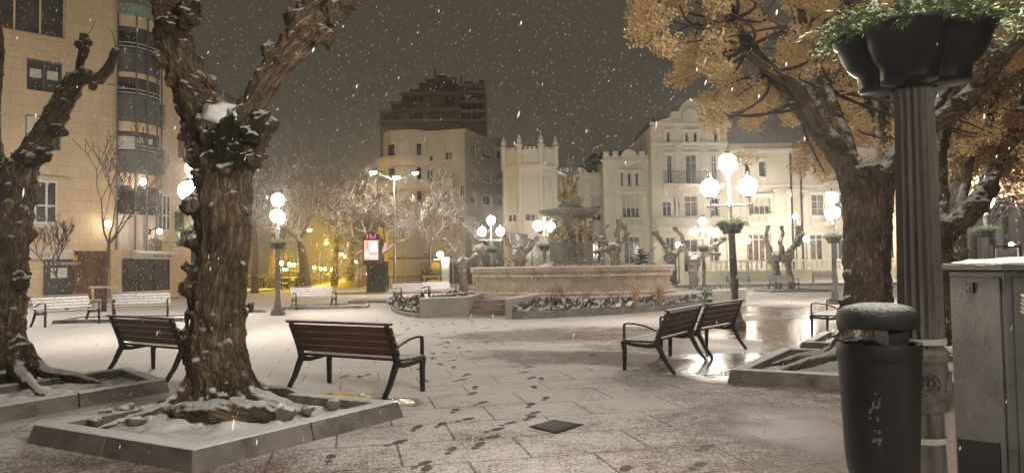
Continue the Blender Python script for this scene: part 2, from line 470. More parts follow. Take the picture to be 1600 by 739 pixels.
# ------------------------------------------------------------------ ground
def ground_material():
    t = NT('snowy_paving')
    co = t.n('ShaderNodeTexCoord').outputs['Object']
    sep = t.n('ShaderNodeSeparateXYZ')
    t.l(co, sep.inputs[0])
    x, y = sep.outputs['X'], sep.outputs['Y']
    big = t.noise(co, 0.33, 5.0, 0.6, 0.3)
    mid = t.noise(co, 1.7, 5.0, 0.6)
    gr = t.noise(co, 38.0, 4.0, 0.7)
    gr2 = t.noise(co, 11.0, 5.0, 0.7)
    wv = t.n('ShaderNodeTexNoise'); wv.inputs['Scale'].default_value = 0.8; wv.inputs['Detail'].default_value = 5
    t.l(co, wv.inputs['Vector'])
    wsub = t.n('ShaderNodeVectorMath', operation='SUBTRACT'); t.l(wv.outputs['Color'], wsub.inputs[0]); wsub.inputs[1].default_value = (0.5, 0.5, 0.5)
    wsc = t.n('ShaderNodeVectorMath', operation='SCALE'); t.l(wsub.outputs[0], wsc.inputs[0]); wsc.inputs['Scale'].default_value = 2.4
    wadd = t.n('ShaderNodeVectorMath', operation='ADD'); t.l(co, wadd.inputs[0]); t.l(wsc.outputs[0], wadd.inputs[1])
    def ell(cx, cy, rx, ry, rot, soft=0.55, vec=wadd.outputs[0]):
        mp = t.n('ShaderNodeMapping', vector_type='TEXTURE')
        mp.inputs['Location'].default_value = (cx, cy, 0)
        mp.inputs['Rotation'].default_value = (0, 0, R(rot))
        mp.inputs['Scale'].default_value = (rx, ry, 1)
        t.l(vec, mp.inputs['Vector'])
        ln = t.n('ShaderNodeVectorMath', operation='LENGTH')
        t.l(mp.outputs[0], ln.inputs[0])
        return t.mapr(ln.outputs['Value'], 1.0 + soft, 1.0 - soft)
    def mx(*a):
        r = a[0]
        for b in a[1:]: r = t.math('MAXIMUM', r, b)
        return r
    # where feet, drips and thaw have worn the snow off
    brown = mx(t.math('MULTIPLY', ell(1.8, 17.2, 3.6, 2.0, 8), 0.75), ell(5.6, 15.2, 3.4, 5.6, -12), t.math('MULTIPLY', ell(3.9, 6.8, 2.1, 1.3, -20, .5), 0.6),
               t.math('MULTIPLY', ell(1.2, 12.6, 2.4, 1.0, -25), 0.6), t.math('MULTIPLY', ell(-3.2, 5.2, 2.2, 1.1, 20, .5), 0.3),
               t.math('MULTIPLY', ell(5.5, 6.0, 3.0, 3.5, 0), 0.55))
    wet = mx(ell(6.7, 16.6, 1.7, 5.2, -14, .5), ell(3.9, 11.6, 1.1, 1.7, -33, .4), ell(-1.75, 8.75, 0.75, 0.35, -28, .4),
             t.math('MULTIPLY', ell(9.0, 24, 2.5, 5, -14, .6), 0.7))
    s = t.mapr(y, 4.0, 19.0, 0.44, 0.86, False)
    s = t.math('ADD', s, t.math('MULTIPLY', t.mapr(x, -9, 3, 1, 0, False), 0.14))
    s = t.math('ADD', s, t.math('MULTIPLY', t.math('SUBTRACT', big, 0.5), 0.55))
    s = t.math('ADD', s, t.math('MULTIPLY', t.math('SUBTRACT', mid, 0.5), 0.5))
    s = t.math('MINIMUM', s, t.mapr(y, 6.0, 17.0, 0.56, 1.1, False))
    s = t.math('SUBTRACT', s, t.math('MULTIPLY', brown, 0.62))
    s = t.math('SUBTRACT', s, t.math('MULTIPLY', wet, 0.8))
    # yellow lit side street: driven over, half thawed
    grain = t.math('ADD', t.math('MULTIPLY', t.math('SUBTRACT', gr, 0.5), 1.15), t.math('MULTIPLY', t.math('SUBTRACT', gr2, 0.5), 0.5))
    f = t.mapr(t.math('ADD', s, grain), 0.30, 0.62)
    # slabs
    mp = t.n('ShaderNodeMapping'); mp.inputs['Rotation'].default_value = (0, 0, R(-12.5)); mp.inputs['Location'].default_value = (0.12, 0.33, 0)
    t.l(co, mp.inputs['Vector'])
    br = t.n('ShaderNodeTexBrick'); br.offset = 0.5
    t.l(mp.outputs[0], br.inputs['Vector'])
    for k, v in (('Scale', 1.0), ('Mortar Size', 0.012), ('Mortar Smooth', 0.3), ('Brick Width', 1.05), ('Row Height', 0.78)): br.inputs[k].default_value = v
    br.inputs['Color1'].default_value = (0.190, 0.128, 0.100, 1)
    br.inputs['Color2'].default_value = (0.148, 0.098, 0.078, 1)
    br.inputs['Mortar'].default_value = (0.04, 0.03, 0.025, 1)
    joint = br.outputs['Fac']
    stone = t.mix(t.mapr(gr2, 0.3, 0.7), br.outputs['Color'], (0.225, 0.160, 0.130, 1))
    stone = t.mix(wet, stone, (0.085, 0.056, 0.038, 1))
    f = t.math('MULTIPLY', f, t.math('SUBTRACT', 1.0, t.math('MULTIPLY', joint, t.mapr(s, 0.45, 0.95, 0.85, 0.12))))
    col = t.mix(f, stone, (0.715, 0.665, 0.635, 1))
    t.l(col, t.b.inputs['Base Color'])
    damp = t.mapr(s, 0.0, 0.6, 0.46, 0.7)
    rstone = t.mapr(wet, 0, 1, damp, 0.11, False)
    rough = t.mapr(f, 0, 1, rstone, 0.8, False)
    t.l(rough, t.b.inputs['Roughness'])
    t.l(t.mapr(wet, 0, 1, 0.18, 0.5, False), t.b.inputs['Specular IOR Level'])
    h = t.math('ADD', t.math('MULTIPLY', f, 0.6), t.math('MULTIPLY', gr, 0.5))
    h = t.math('SUBTRACT', h, t.math('MULTIPLY', joint, 0.4))
    bn = t.bump(h, 0.55, 0.02)
    ripple = t.bump(t.noise(co, 6.0, 4.0, 0.6), 0.22, 0.05)
    b2 = t.n('ShaderNodeTexBrick'); t.l(mp.outputs[0], b2.inputs['Vector'])
    for k, v in (('Scale', 1.0), ('Mortar Size', 0.012), ('Mortar Smooth', 0.6), ('Brick Width', 0.30), ('Row Height', 0.15)): b2.inputs[k].default_value = v
    ripple = t.bump(t.math('SUBTRACT', 1.0, b2.outputs['Fac']), 0.22, 0.02, ripple)
    mixn = t.n('ShaderNodeMix', data_type='VECTOR')
    t.l(t.math('MULTIPLY', wet, 0.96), mixn.inputs[0]); t.l(bn, mixn.inputs[4]); t.l(ripple, mixn.inputs[5])
    t.l(mixn.outputs[1], t.b.inputs['Normal'])
    return t.mat
M_ground = ground_material()
M_print = mat('trodden_wet_slab', (0.115, 0.085, 0.065), 0.7, 0.35, 9, 0.4, 50, dirt=(26.0, (0.4, 0.37, 0.33), 0.25))

g = MB()
g.add([(-300, -80, 0), (300, -80, 0), (300, 330, 0), (-300, 330, 0)], [(0, 1, 2, 3)], 0)
def footprint(c, ang, sc=1.0, k=0):
    ca, sa = math.cos(ang), math.sin(ang)
    def blob(cx, cy, rx, ry, n=10, ph=0):
        vs = []
        for i in range(n):
            a = 2 * math.pi * i / n
            q = 1 + 0.16 * mnoise.noise(Vector((math.cos(a) * 1.5 + k, math.sin(a) * 1.5, ph + k * 0.3)))
            lx, ly = cx + rx * q * math.cos(a), cy + ry * q * math.sin(a)
            vs.append((c[0] + (lx * ca - ly * sa) * sc, c[1] + (lx * sa + ly * ca) * sc, 0.004))
        g.add(vs, [tuple(range(n))], 1)
    blob(0.06, 0, 0.105, 0.048)
    blob(-0.105, 0, 0.045, 0.036, 8, 4)
TRAIL = [(658, 726), (704, 704), (747, 696), (763, 684), (771, 672), (793, 662), (827, 653), (832, 646), (828, 633), (852, 623), (835, 605),
         (846, 592), (817, 582), (825, 574), (618, 692), (650, 669), (688, 664), (726, 656), (710, 642), (750, 630), (737, 615), (742, 606),
         (718, 594), (728, 586), (664, 735), (516, 716), (975, 735), (1090, 728), (1100, 700)]
for i, (px, py) in enumerate(TRAIL):
    footprint(G(px, py), R(72 + random.uniform(-26, 26)), random.uniform(0.85, 1.02), i)
for i in range(70):
    y = random.uniform(10, 24)
    x = -1.4 - 0.09 * (y - 10) + random.choice((-0.9, 0.1, 1.0)) + random.gauss(0, 0.45)
    footprint((x, y), R(95 + random.uniform(-40, 40)), random.uniform(0.85, 1.05), i + 40)
tag(g.build('ground', [M_ground, M_print]), kind='structure')

# raised pavements and kerb edges
def slab(name, poly, z0, z1, m=None):
    b = MB()
    b.prism(poly, z0, z1, 0)
    return tag(b.build(name, m or M_plat), kind='structure')
M_pave = mat('snowed_pavement', (0.24, 0.20, 0.16), 0.7, 0.15, 1.0, 0.2, 40, snow=(-0.2, 0.75, 1.5))
slab('pavement', [(-36, 20), (-20.2, 39.6), (-19.3, 44), (-18.6, 60), (-24, 62), (-40, 30)], 0.0, 0.13, M_pave)
slab('pavement', [(-5.0, 52.2), (60, 50.5), (60, 64), (-5.0, 64)], 0.0, 0.14, M_pave)
slab('pavement', [(-12.8, 46.8), (-3.2, 46.2), (-3.0, 66), (-10, 66), (-12.8, 60)], 0.0, 0.13, M_pave)
M_road = mat('thawed_street', (0.16, 0.13, 0.085), 0.45, 0.35, 0.5, 0.2, 8, snow=(0.98, 1.3, 0.9))
rd = MB()
rd.add([(-25, 62, 0.005), (-13, 62, 0.005), (-30, 200, 0.005), (-46, 200, 0.005)], [(0, 1, 2, 3)])
tag(rd.build('road', M_road), kind='structure')

# ------------------------------------------------------------------ building helpers
def wall_panel(b, org, u, W, z0, z1, ops, depth=0.18, mi=0, rmi=None):
    """front of a wall: cells round the openings, and their reveals. u = unit direction along the wall, seen left to right; the wall faces
    the side (u.y, -u.x)"""
    if rmi is None: rmi = mi
    nx, ny = u[1], -u[0]
    def pt(s, z, d=0.0): return (org[0] + u[0] * s - nx * d, org[1] + u[1] * s - ny * d, z)
    xs = sorted(set([0.0, W] + [max(0, min(W, v)) for o in ops for v in (o[0], o[2])]))
    zs = sorted(set([z0, z1] + [max(z0, min(z1, v)) for o in ops for v in (o[1], o[3])]))
    for i in range(len(xs) - 1):
        for j in range(len(zs) - 1):
            cx, cz = (xs[i] + xs[i + 1]) / 2, (zs[j] + zs[j + 1]) / 2
            if any(o[0] < cx < o[2] and o[1] < cz < o[3] for o in ops): continue
            b.add([pt(xs[i], zs[j]), pt(xs[i + 1], zs[j]), pt(xs[i + 1], zs[j + 1]), pt(xs[i], zs[j + 1])], [(0, 1, 2, 3)], mi)
    for o in ops:
        a, c, d, e = o[0], o[1], o[2], o[3]
        q = [pt(a, c), pt(d, c), pt(d, e), pt(a, e)]
        r = [pt(a, c, depth), pt(d, c, depth), pt(d, e, depth), pt(a, e, depth)]
        for i in range(4):
            j = (i + 1) % 4
            b.add([q[i], q[j], r[j], r[i]], [(3, 2, 1, 0)], rmi)

def window(parent, org, u, o, depth=0.18, cols=2, rows=1, fr=0.06, frame=None, glass=None, blind=0.0, sill=True, blind_low=0.0, transom=0.0, sillm=None):
    """a window set in an opening: frame with bars, pane, blind and sill, the last three as sub-parts"""
    frame = frame or M_white
    glass = glass or M_glass
    u3 = Vector((u[0], u[1], 0)); n3 = Vector((u[1], -u[0], 0)); up = Vector((0, 0, 1))
    base = Vector((org[0], org[1], 0))
    def at(s, z, d): return base + u3 * s + up * z - n3 * d
    a, c, d, e = o[:4]
    f = MB()
    dd = depth - 0.02
    t = 0.05
    f.obox(at(a, c, dd), u3 * (d - a), n3 * t, up * fr)
    f.obox(at(a, e - fr, dd), u3 * (d - a), n3 * t, up * fr)
    f.obox(at(a, c + fr, dd), u3 * fr, n3 * t, up * (e - c - 2 * fr))
    f.obox(at(d - fr, c + fr, dd), u3 * fr, n3 * t, up * (e - c - 2 * fr))
    for k in range(1, cols):
        s = a + (d - a) * k / cols
        f.obox(at(s - fr * .5, c + fr, dd), u3 * fr, n3 * (t + .004), up * (e - c - 2 * fr))
    for k in range(1, rows):
        z = c + (e - c) * k / rows
        f.obox(at(a + fr, z - fr * .3, dd), u3 * (d - a - 2 * fr), n3 * (t - .006), up * fr * .6)
    if transom:
        z = c + (e - c) * transom
        f.obox(at(a + fr, z - fr * .4, dd), u3 * (d - a - 2 * fr), n3 * (t - .004), up * fr * .8)
    w = f.build('window', frame, parent)
    g = MB()
    g.obox(at(a + .01, c + .01, depth + .035), u3 * (d - a - .02), n3 * .02, up * (e - c - .02))
    g.build('pane', glass, w)
    if blind > 0:
        b = MB()
        z = e - fr - (e - c - 2 * fr) * blind
        b.obox(at(a + fr, z, dd + .012), u3 * (d - a - 2 * fr), n3 * .022, up * (e - fr - z))
        b.build('blind', M_blind, w)
    if sill:
        q = MB()
        q.obox(at(a - .08, c - .09, .06), u3 * (d - a + .16), n3 * .16, up * .088)
        q.build('sill', sillm or M_creamt, w)
    return w
def ops_px(rects, p0, u):
    out = []
    for r in rects:
        s0, z1 = HP(r[0], r[1], p0, u)
        s1, z0 = HP(r[2], r[3], p0, u)
        out.append((min(s0, s1), z0, max(s0, s1), z1) + tuple(r[4:]))
    return out
def text_mesh(name, txt, size, m, parent, pos, u, shear=0.0, thick=0.006, align='CENTER'):
    """lettering as a mesh, standing upright along u and facing (u.y, -u.x)"""
    cu = bpy.data.curves.new(name, 'FONT')
    cu.body = txt
    cu.size = size
    cu.shear = shear
    cu.align_x = align
    cu.extrude = thick
    tmp = bpy.data.objects.new('tmp_text', cu)
    COL.objects.link(tmp)
    dg = bpy.context.evaluated_depsgraph_get()
    me = bpy.data.meshes.new_from_object(tmp.evaluated_get(dg))
    bpy.data.objects.remove(tmp)
    me.materials.clear(); me.materials.append(m)
    o = bpy.data.objects.new(name, me)
    COL.objects.link(o)
    o.parent = parent
    o.location = Vector(pos) - ORG[parent.name]
    o.rotation_euler = (math.pi / 2, 0, math.atan2(u[1], u[0]))
    ORG[o.name] = Vector(pos)
    return o

# ------------------------------------------------------------------ left building: stone flats with a rounded glass bay
UA = (0.72, 0.694)
C0 = (-22.6, 42.0)
LA = 15.0
A0 = (C0[0] - UA[0] * LA, C0[1] - UA[1] * LA)
ARC = [(-22.6, 42.0), (-22.3, 42.04), (-22.0, 42.16), (-21.75, 42.34), (-21.55, 42.58), (-21.4, 42.88), (-21.29, 43.25), (-21.23, 43.65), (-21.2, 44.1)]
UB = Vector((0.6, 12.0)).normalized(); UB = (UB[0], UB[1])
B0 = (-21.2, 44.1)
LB = 12.5
bl = thing('apartment_building', 'tan stone apartment building with a rounded glass bay over a restaurant', 'building', (-24, 44, 0))
wa = ops_px([(-62, -48, 102, 62, 'big'), (42, 90, 97, 147, 'w'), (-42, 62, 2, 122, 'w'), (40, 178, 95, 236, 'b'), (-42, 154, 2, 214, 'w'),
             (38, 280, 90, 350, 'bay')], A0, UA)
b = MB()
doorops = ops_px([(112, 392, 166, 473, 'door'), (20, 402, 66, 476, 'n'), (68, 402, 110, 475, 'n')], A0, UA)
dops = [(o[0], 0.14, o[2], o[3], o[4]) for o in doorops if o[4] == 'door']
wall_panel(b, A0, UA, LA, 0.0, 17.3, [o for o in wa] + dops, 0.2)
wb = ops_px([(248, 160, 259, 204, 'v'), (248, 232, 259, 276, 'v'), (278, 208, 291, 250, 'v'), (303, 180, 312, 215, 'v'), (303, 245, 312, 275, 'v'),
             (249, 302, 268, 362, 'bay'), (273, 330, 290, 386, 'd'), (285, 290, 297, 322, 'v')], B0, UB)
wall_panel(b, B0, UB, LB, 0.0, 14.2, [o for o in wb], 0.2)
bx = (B0[0] + UB[0] * LB, B0[1] + UB[1] * LB)
b.add([(bx[0], bx[1], 0), (bx[0] - 12, bx[1] + 1, 0), (bx[0] - 12, bx[1] + 1, 14.2), (bx[0], bx[1], 14.2)], [(0, 1, 2, 3)])
b.add([(A0[0], A0[1], 17.3), (C0[0], C0[1], 17.3), (-22.8, 44.3, 17.3), (-34, 52, 17.3), (-40, 36, 17.3)], [(0, 1, 2, 3, 4)])
b.add([(B0[0], B0[1], 14.2), (bx[0], bx[1], 14.2), (bx[0] - 12, bx[1] + 1, 14.2), (-33, 46, 14.2)], [(0, 1, 2, 3)])
b.add([(-22.75, 44.25, 14.2), (-34, 52, 14.2), (-34, 52, 17.3), (-22.75, 44.25, 17.3)], [(0, 1, 2, 3)])
b.build('wall', M_stone, bl, uv=True)
for o in wa + wb:
    org, u = (A0, UA) if o in wa else (B0, UB)
    if o[4] == 'big':
        window(bl, org, u, o, 0.2, 4, 1, 0.09, M_stonep, M_glassg, 0, False)
    elif o[4] == 'w':
        window(bl, org, u, o, 0.2, 2, 1, 0.07, M_metal, M_glassg, 0.0, False)
        for a_, b_ in ((0.10, 0.42), (0.58, 0.9)):
            w_ = o[2] - o[0]
            p = Vector((org[0] + u[0] * (o[0] + w_ * a_), org[1] + u[1] * (o[0] + w_ * a_), o[1] + 0.42 * (o[3] - o[1]))) - Vector((u[1], -u[0], 0)) * 0.15
            s0 = MB(); s0.obox(p, Vector((u[0], u[1], 0)) * w_ * (b_ - a_), Vector((u[1], -u[0], 0)) * 0.01, (0, 0, 0.28 * (o[3] - o[1])))
            s0.build('curtain', M_blind, bl)
    elif o[4] == 'b':
        window(bl, org, u, o, 0.2, 2, 1, 0.07, M_metal, M_glassg, 0.55, False)
    elif o[4] == 'bay':
        window(bl, org, u, o, 0.12, 3, 1, 0.10, M_white, M_glassg, 0, False, transom=0.42)
        k = MB()
        n3 = Vector((u[1], -u[0], 0)); u3 = Vector((u[0], u[1], 0))
        p = Vector((org[0], org[1], 0)) + u3 * (o[0] - .15) + Vector((0, 0, o[1] - 0.62))
        k.obox(p, u3 * (o[2] - o[0] + .3), n3 * 0.35, (0, 0, 0.6))
        k.build('window_box', M_awn, bl)
        k = MB(); k.obox(p + Vector((0, 0, o[3] - o[1] + 0.64)), u3 * (o[2] - o[0] + .3), n3 * 0.3, (0, 0, 0.16)); k.build('window_hood', M_awn, bl)
    elif o[4] == 'v':
        window(bl, org, u, o, 0.2, 1, 1, 0.07, M_metal, M_glassg, 0, False)
    else:
        window(bl, org, u, o, 0.2, 2, 1, 0.05, M_metal, M_dark, 0, False)
def arc_strip(b, off, z0, z1, mi=0, lo=0, hi=None):
    pts = ARC[lo:hi]
    cx, cy = -23.6, 44.0
    q = []
    for p in pts:
        d = Vector((p[0] - cx, p[1] - cy)).normalized()
        q.append((p[0] + d.x * off, p[1] + d.y * off))
    for i in range(len(q) - 1):
        b.add([(q[i][0], q[i][1], z0), (q[i + 1][0], q[i + 1][1], z0), (q[i + 1][0], q[i + 1][1], z1), (q[i][0], q[i][1], z1)], [(0, 1, 2, 3)], mi)
    return q
def zat(y): return 1.55 + (426 - y) * 42.5 / 1150
for k, (ya, yb) in enumerate(((75, 40), (148, 120), (236, 205), (335, 290))):      # window bands
    w = MB(); arc_strip(w, 0.0, zat(ya), zat(yb)); w.build('bay_window', M_glassg, bl)
    c = MB(); arc_strip(c, 0.012, zat(ya) + 0.1, zat(yb) - 0.3, 0, 0, 4); c.build('curtain', M_blind if k == 2 else M_glass, bl)
for ya, yb in ((112, 75), (190, 148), (271, 236)):
    w = MB(); arc_strip(w, 0.03, zat(ya), zat(yb)); w.build('spandrel', M_span, bl)
    r = MB()
    for dz in (0.12, 0.34):
        q = arc_strip(MB(), 0.10, 0, 1)
        r.tube([(p[0], p[1], zat(yb) + dz) for p in q], 0.025, 5)
    r.build('railing', M_white, bl)
w = MB(); arc_strip(w, 0.03, zat(395), zat(335)); w.build('spandrel', M_awn, bl)
for ya, yb in ((40, 22), (120, 112), (205, 190), (290, 271), (468, 395)):
    w = MB(); arc_strip(w, 0.02 if ya < 400 else 0, zat(ya) if ya < 400 else 0, zat(yb)); w.build('bay_wall', M_stonep, bl)
w = MB()
q = arc_strip(w, 0.25, zat(22), zat(5))
w.add([(p[0], p[1], zat(22)) for p in q] + [(-23.6, 44.0, zat(22))], [tuple(reversed(range(len(q) + 1)))])
w.add([(p[0], p[1], zat(5)) for p in q] + [(-23.6, 44.0, zat(-10))], [(i, i + 1, len(q)) for i in range(len(q) - 1)])
w.build('bay_roof', M_copper, bl)
for i in (0, 3, 5, 7, 8):
    p = ARC[i]; d = Vector((p[0] + 23.6, p[1] - 44.0)).normalized()
    w = MB(); w.tube([(p[0] + d.x * .14, p[1] + d.y * .14, zat(398)), (p[0] + d.x * .14, p[1] + d.y * .14, zat(20))], 0.05, 6)
    w.build('mullion', M_span, bl)
for i, s in ((1, 'NO'), (3, 'SE'), (5, 'VENDE')):
    p = ARC[i]; d = Vector((p[0] + 23.6, p[1] - 44.0)).normalized()
    pn = MB(); uu = (-d.y, d.x)
    pn.obox((p[0] + d.x * .03, p[1] + d.y * .03, zat(222)), (uu[0] * .42, uu[1] * .42, 0), (d.x * .02, d.y * .02, 0), (0, 0, .3))
    pn.build('window_notice', M_white, bl)
# ground floor: timber doors, menu panel, awnings
n3 = Vector((UA[1], -UA[0], 0)); u3 = Vector((UA[0], UA[1], 0))
do = dops[0]
for k in range(2):
    w_ = (do[2] - do[0]) / 2
    d = MB()
    p = Vector((A0[0], A0[1], 0.14)) + u3 * (do[0] + k * w_ + .01) - n3 * 0.12
    d.obox(p, u3 * (w_ - .02), n3 * 0.05, (0, 0, do[3] - .14))
    dr = d.build('door', M_door, bl)
    hh = do[3] - 0.14
    pm = MB()
    for a_, b_ in ((0.08, 0.34), (0.40, 0.93)):
        z0, z1 = hh * a_, hh * b_
        for (s0, s1, q0, q1) in ((.16, .84, z0, z0 + .05), (.16, .84, z1 - .05, z1), (.16, .24, z0 + .05, z1 - .05), (.76, .84, z0 + .05, z1 - .05)):
            pm.obox(p + u3 * w_ * s0 + n3 * .05 + Vector((0, 0, q0)), u3 * w_ * (s1 - s0), n3 * .03, (0, 0, q1 - q0))
    c_ = p + u3 * w_ * .5 + n3 * .07 + Vector((0, 0, hh * .68))
    for j in range(6): pm.ball(c_ + Vector((0, 0, (j - 2.5) * .17)), .16 - .02 * abs(j - 2.5), 8, 0, (1, 1, 1))
    pm.build('door_carving', M_door, dr)
    hd = MB(); hd.ball(p + u3 * w_ * (.9 if k == 0 else .1) + n3 * .09 + Vector((0, 0, hh * .4)), .05, 8); hd.build('handle', M_gold, dr)
pnl = [o for o in doorops if o[4] == 'n']
d = MB(); o = pnl[1]
d.obox(Vector((A0[0], A0[1], 0.14)) + u3 * o[0] + n3 * 0.003, u3 * (o[2] - o[0] + .06), n3 * 0.06, (0, 0, o[3] - 0.14))
d.build('dark_facing', M_dark, bl)
(s0, z1), (s1, z0) = HP(75, 416, A0, UA), HP(107, 437, A0, UA)
d = MB(); d.obox(Vector((A0[0], A0[1], z0)) + u3 * s0 + n3 * 0.065, u3 * (s1 - s0), n3 * 0.05, (0, 0, z1 - z0))
mb_ = d.build('menu_board', M_dark, bl)
d = MB(); d.obox(Vector((A0[0], A0[1], z0 + .1)) + u3 * (s0 + .1) + n3 * 0.117, u3 * (s1 - s0 - .2), n3 * 0.01, (0, 0, z1 - z0 - .2)); d.build('menu_sheet', M_white, mb_)
d = MB()
for q in range(16):
    cx_ = s0 + .16 + (q % 4) * (s1 - s0 - .3) / 4
    d.obox(Vector((A0[0], A0[1], z1 - .24 - (q // 4) * .13)) + u3 * cx_ + n3 * .1285, u3 * random.uniform(.1, .2), n3 * .003, (0, 0, .02))
d.build('menu_lines', M_dark, mb_)
s_, z_ = HP(92, 414, A0, UA)
text_mesh('shop_lettering', 'La Caramelo', 0.34, M_white, bl, Vector((A0[0], A0[1], z_)) + u3 * s_ + n3 * 0.09, UA, 0.35)
s_, z_ = HP(113, 404, A0, UA)
d = MB(); d.obox(Vector((A0[0], A0[1], z_ - .1)) + u3 * s_ + n3 * 0.066, u3 * .24, n3 * .012, (0, 0, .26))
d.build('yellow_notice', mat('yellow_notice', (0.65, 0.48, 0.06), 0.6, 0.1), bl)
def awning(p0, u, s0, s1, z0, z1, out):
    n_ = Vector((u[1], -u[0], 0)); q_ = Vector((u[0], u[1], 0))
    base = Vector((p0[0], p0[1], 0))
    a = MB()
    p = [base + q_ * s + n_ * d_ + Vector((0, 0, z)) for s in (s0, s1) for d_, z in ((0.01, z0), (0.01, z1), (out, z1 - .18), (out, z0))]
    a.add(p, [(0, 1, 2, 3), (7, 6, 5, 4), (1, 5, 6, 2), (2, 6, 7, 3), (0, 3, 7, 4), (0, 4, 5, 1)])
    return a.build('awning', M_awn, bl, fix=True)
s0, za = HP(24, 389, A0, UA); s1, zb = HP(112, 398, A0, UA)
awning(A0, UA, s0, s1, za - .55, za, 0.5)
pp = Vector((A0[0], A0[1], za - .42)) + u3 * (s0 + 1.2) + n3 * .503
text_mesh('awning_lettering', 'ARTE', 0.24, M_dark, bl, pp, UA)
# shop window below the bay and its awning, on the chord between the two fronts
K0 = Vector((-21.6, 41.71)); K1 = Vector((-20.33, 47.16))
UK = (K1 - K0).normalized(); UK = (UK[0], UK[1]); nk = Vector((UK[1], -UK[0], 0)); uk3 = Vector((UK[0], UK[1], 0))
(s0, z1), (s1, z0) = HP(190, 404, K0, UK), HP(262, 452, K0, UK)
d = MB(); L_ = s1 - s0
base = Vector((K0[0], K0[1], 0)) + uk3 * s0
d.obox(base + Vector((0, 0, 0.14)) - nk * .7, uk3 * (L_ + .4), nk * .72, (0, 0, z1 + .35))
sh = d.build('shop_front', M_stonep, bl)
d = MB(); d.obox(base + Vector((0, 0, .5)) + nk * .022, uk3 * L_, nk * .03, (0, 0, z1 - .5)); d.build('shop_window', M_glassg, bl)
for f_ in (0.0, .33, .66, 1.0):
    d = MB(); d.obox(base + uk3 * (L_ * f_ - .03) + nk * .05 + Vector((0, 0, .5)), uk3 * .06, nk * .05, (0, 0, z1 - .5)); d.build('shop_mullion', M_dark, bl)
s0a, za = HP(207, 391, K0, UK); s1a, zb = HP(274, 396, K0, UK)
awning(K0, UK, s0a, s1a, za - .5, za, 0.55)
pa = Vector((K0[0], K0[1], za - .4)) + uk3 * ((s0a + s1a) / 2) + nk * .553
text_mesh('awning_lettering', 'BODEGA  BAR', 0.24, M_dark, bl, pa, UK)
pa = Vector((K0[0], K0[1], za + .42)) + uk3 * ((s0a + s1a) / 2 - .2) + nk * .1
text_mesh('shop_lettering', 'Mas', 0.5, M_dark, bl, pa, UK, 0.3)
text_mesh('shop_lettering', 'Bella', 0.5, M_dark, bl, pa - Vector((0, 0, .38)), UK, 0.3)
# wet dark roof behind the lower front
r = MB()
e0 = Vector((B0[0] + .3, B0[1] + 0.2, 14.2)); e1 = Vector((bx[0] + .3, bx[1] + .4, 14.2))
r.add([e0, e1, e1 + Vector((-4.5, 0, 3.2)), e0 + Vector((-4.5, 0, 3.2))], [(0, 1, 2, 3)])
r.add([e1, e1 + Vector((-12, 1, 0)), e1 + Vector((-4.5, 0, 3.2))], [(0, 1, 2)])
r.build('roof', M_roof, bl)
r = MB(); r.obox(e0 + Vector((-.35, 0, -.25)), (.45, 0, 0), e1 - e0, (0, 0, .24)); r.build('eaves', M_span, bl)

# ------------------------------------------------------------------ casino: cream building with tower, gable and wings
cas = thing('casino_building', 'cream ornate civic building with battlemented corner tower and curved gable', 'building', (12, 66, 0))
UC = (1.0, 0.0)
def top(px, y, Y): return P(px, y, Y).z
def section(x0, x1, ytop, Y, rects, back=9.0, wm=M_cream, z1=None):
    X0, X1 = P(x0, 400, Y).x, P(x1, 400, Y).x
    if z1 is None: z1 = top((x0 + x1) / 2, ytop, Y)
    ops = ops_px(rects, (X0, Y), UC)
    b = MB()
    ops = [(max(.05, o[0]), max(0.15, o[1]), min(X1 - X0 - .05, o[2]), o[3]) + o[4:] for o in ops]
    wall_panel(b, (X0, Y), UC, X1 - X0, 0.0, z1, ops, 0.22)
    b.add([(X0, Y, 0), (X0, Y + back, 0), (X0, Y + back, z1), (X0, Y, z1)], [(3, 2, 1, 0)])
    b.add([(X1, Y, 0), (X1, Y + back, 0), (X1, Y + back, z1), (X1, Y, z1)], [(0, 1, 2, 3)])
    b.add([(X0, Y, z1), (X1, Y, z1), (X1, Y + back, z1), (X0, Y + back, z1)], [(0, 1, 2, 3)])
    b.build('wall', wm, cas)
    for o in ops:
        k = o[4] if len(o) > 4 else {}
        f = MB(); w_ = .14
        f.bbox((X0 + o[0] - w_, Y - .07, o[1]), (X0 + o[0], Y - .003, o[3])); f.bbox((X0 + o[2], Y - .07, o[1]), (X0 + o[2] + w_, Y - .003, o[3]))
        f.bbox((X0 + o[0] - w_ - .04, Y - .09, o[3]), (X0 + o[2] + w_ + .04, Y - .002, o[3] + .16)); f.bbox((X0 + o[0] - w_ - .1, Y - .20, o[3] + .162), (X0 + o[2] + w_ + .1, Y - .002, o[3] + .24))
        f.build('window_surround', M_creamt, cas)
        window(cas, (X0, Y), UC, o, 0.22, k.get('c', 2), k.get('r', 1), k.get('f', 0.07), M_white, k.get('g', M_glass), k.get('bl', 0), k.get('s', True), transom=k.get('t', 0))
    return X0, X1, z1
def band(X0, X1, Y, z, h, out, name='cornice', m=M_creamt):
    b = MB(); b.bbox((X0 - out * .4, Y - out, z), (X1 + out * .4, Y - .004, z + h)); return b.build(name, m, cas)
def pilaster(X, Y, z0, z1, w=.55, out=.14):
    b = MB(); b.bbox((X - w / 2, Y - out, z0), (X + w / 2, Y - .003, z1))
    b.bbox((X - w / 2 - .1, Y - out - .08, z1 - .35), (X + w / 2 + .1, Y - .002, z1 - .003))
    for q in range(3): b.bbox((X - w * .4 + q * w * .3, Y - out - .16, z1 - .75 + q * 0.0), (X - w * .4 + q * w * .3 + .12, Y - out + .002, z1 - .352))
    b.build('pilaster', M_creamt, cas)
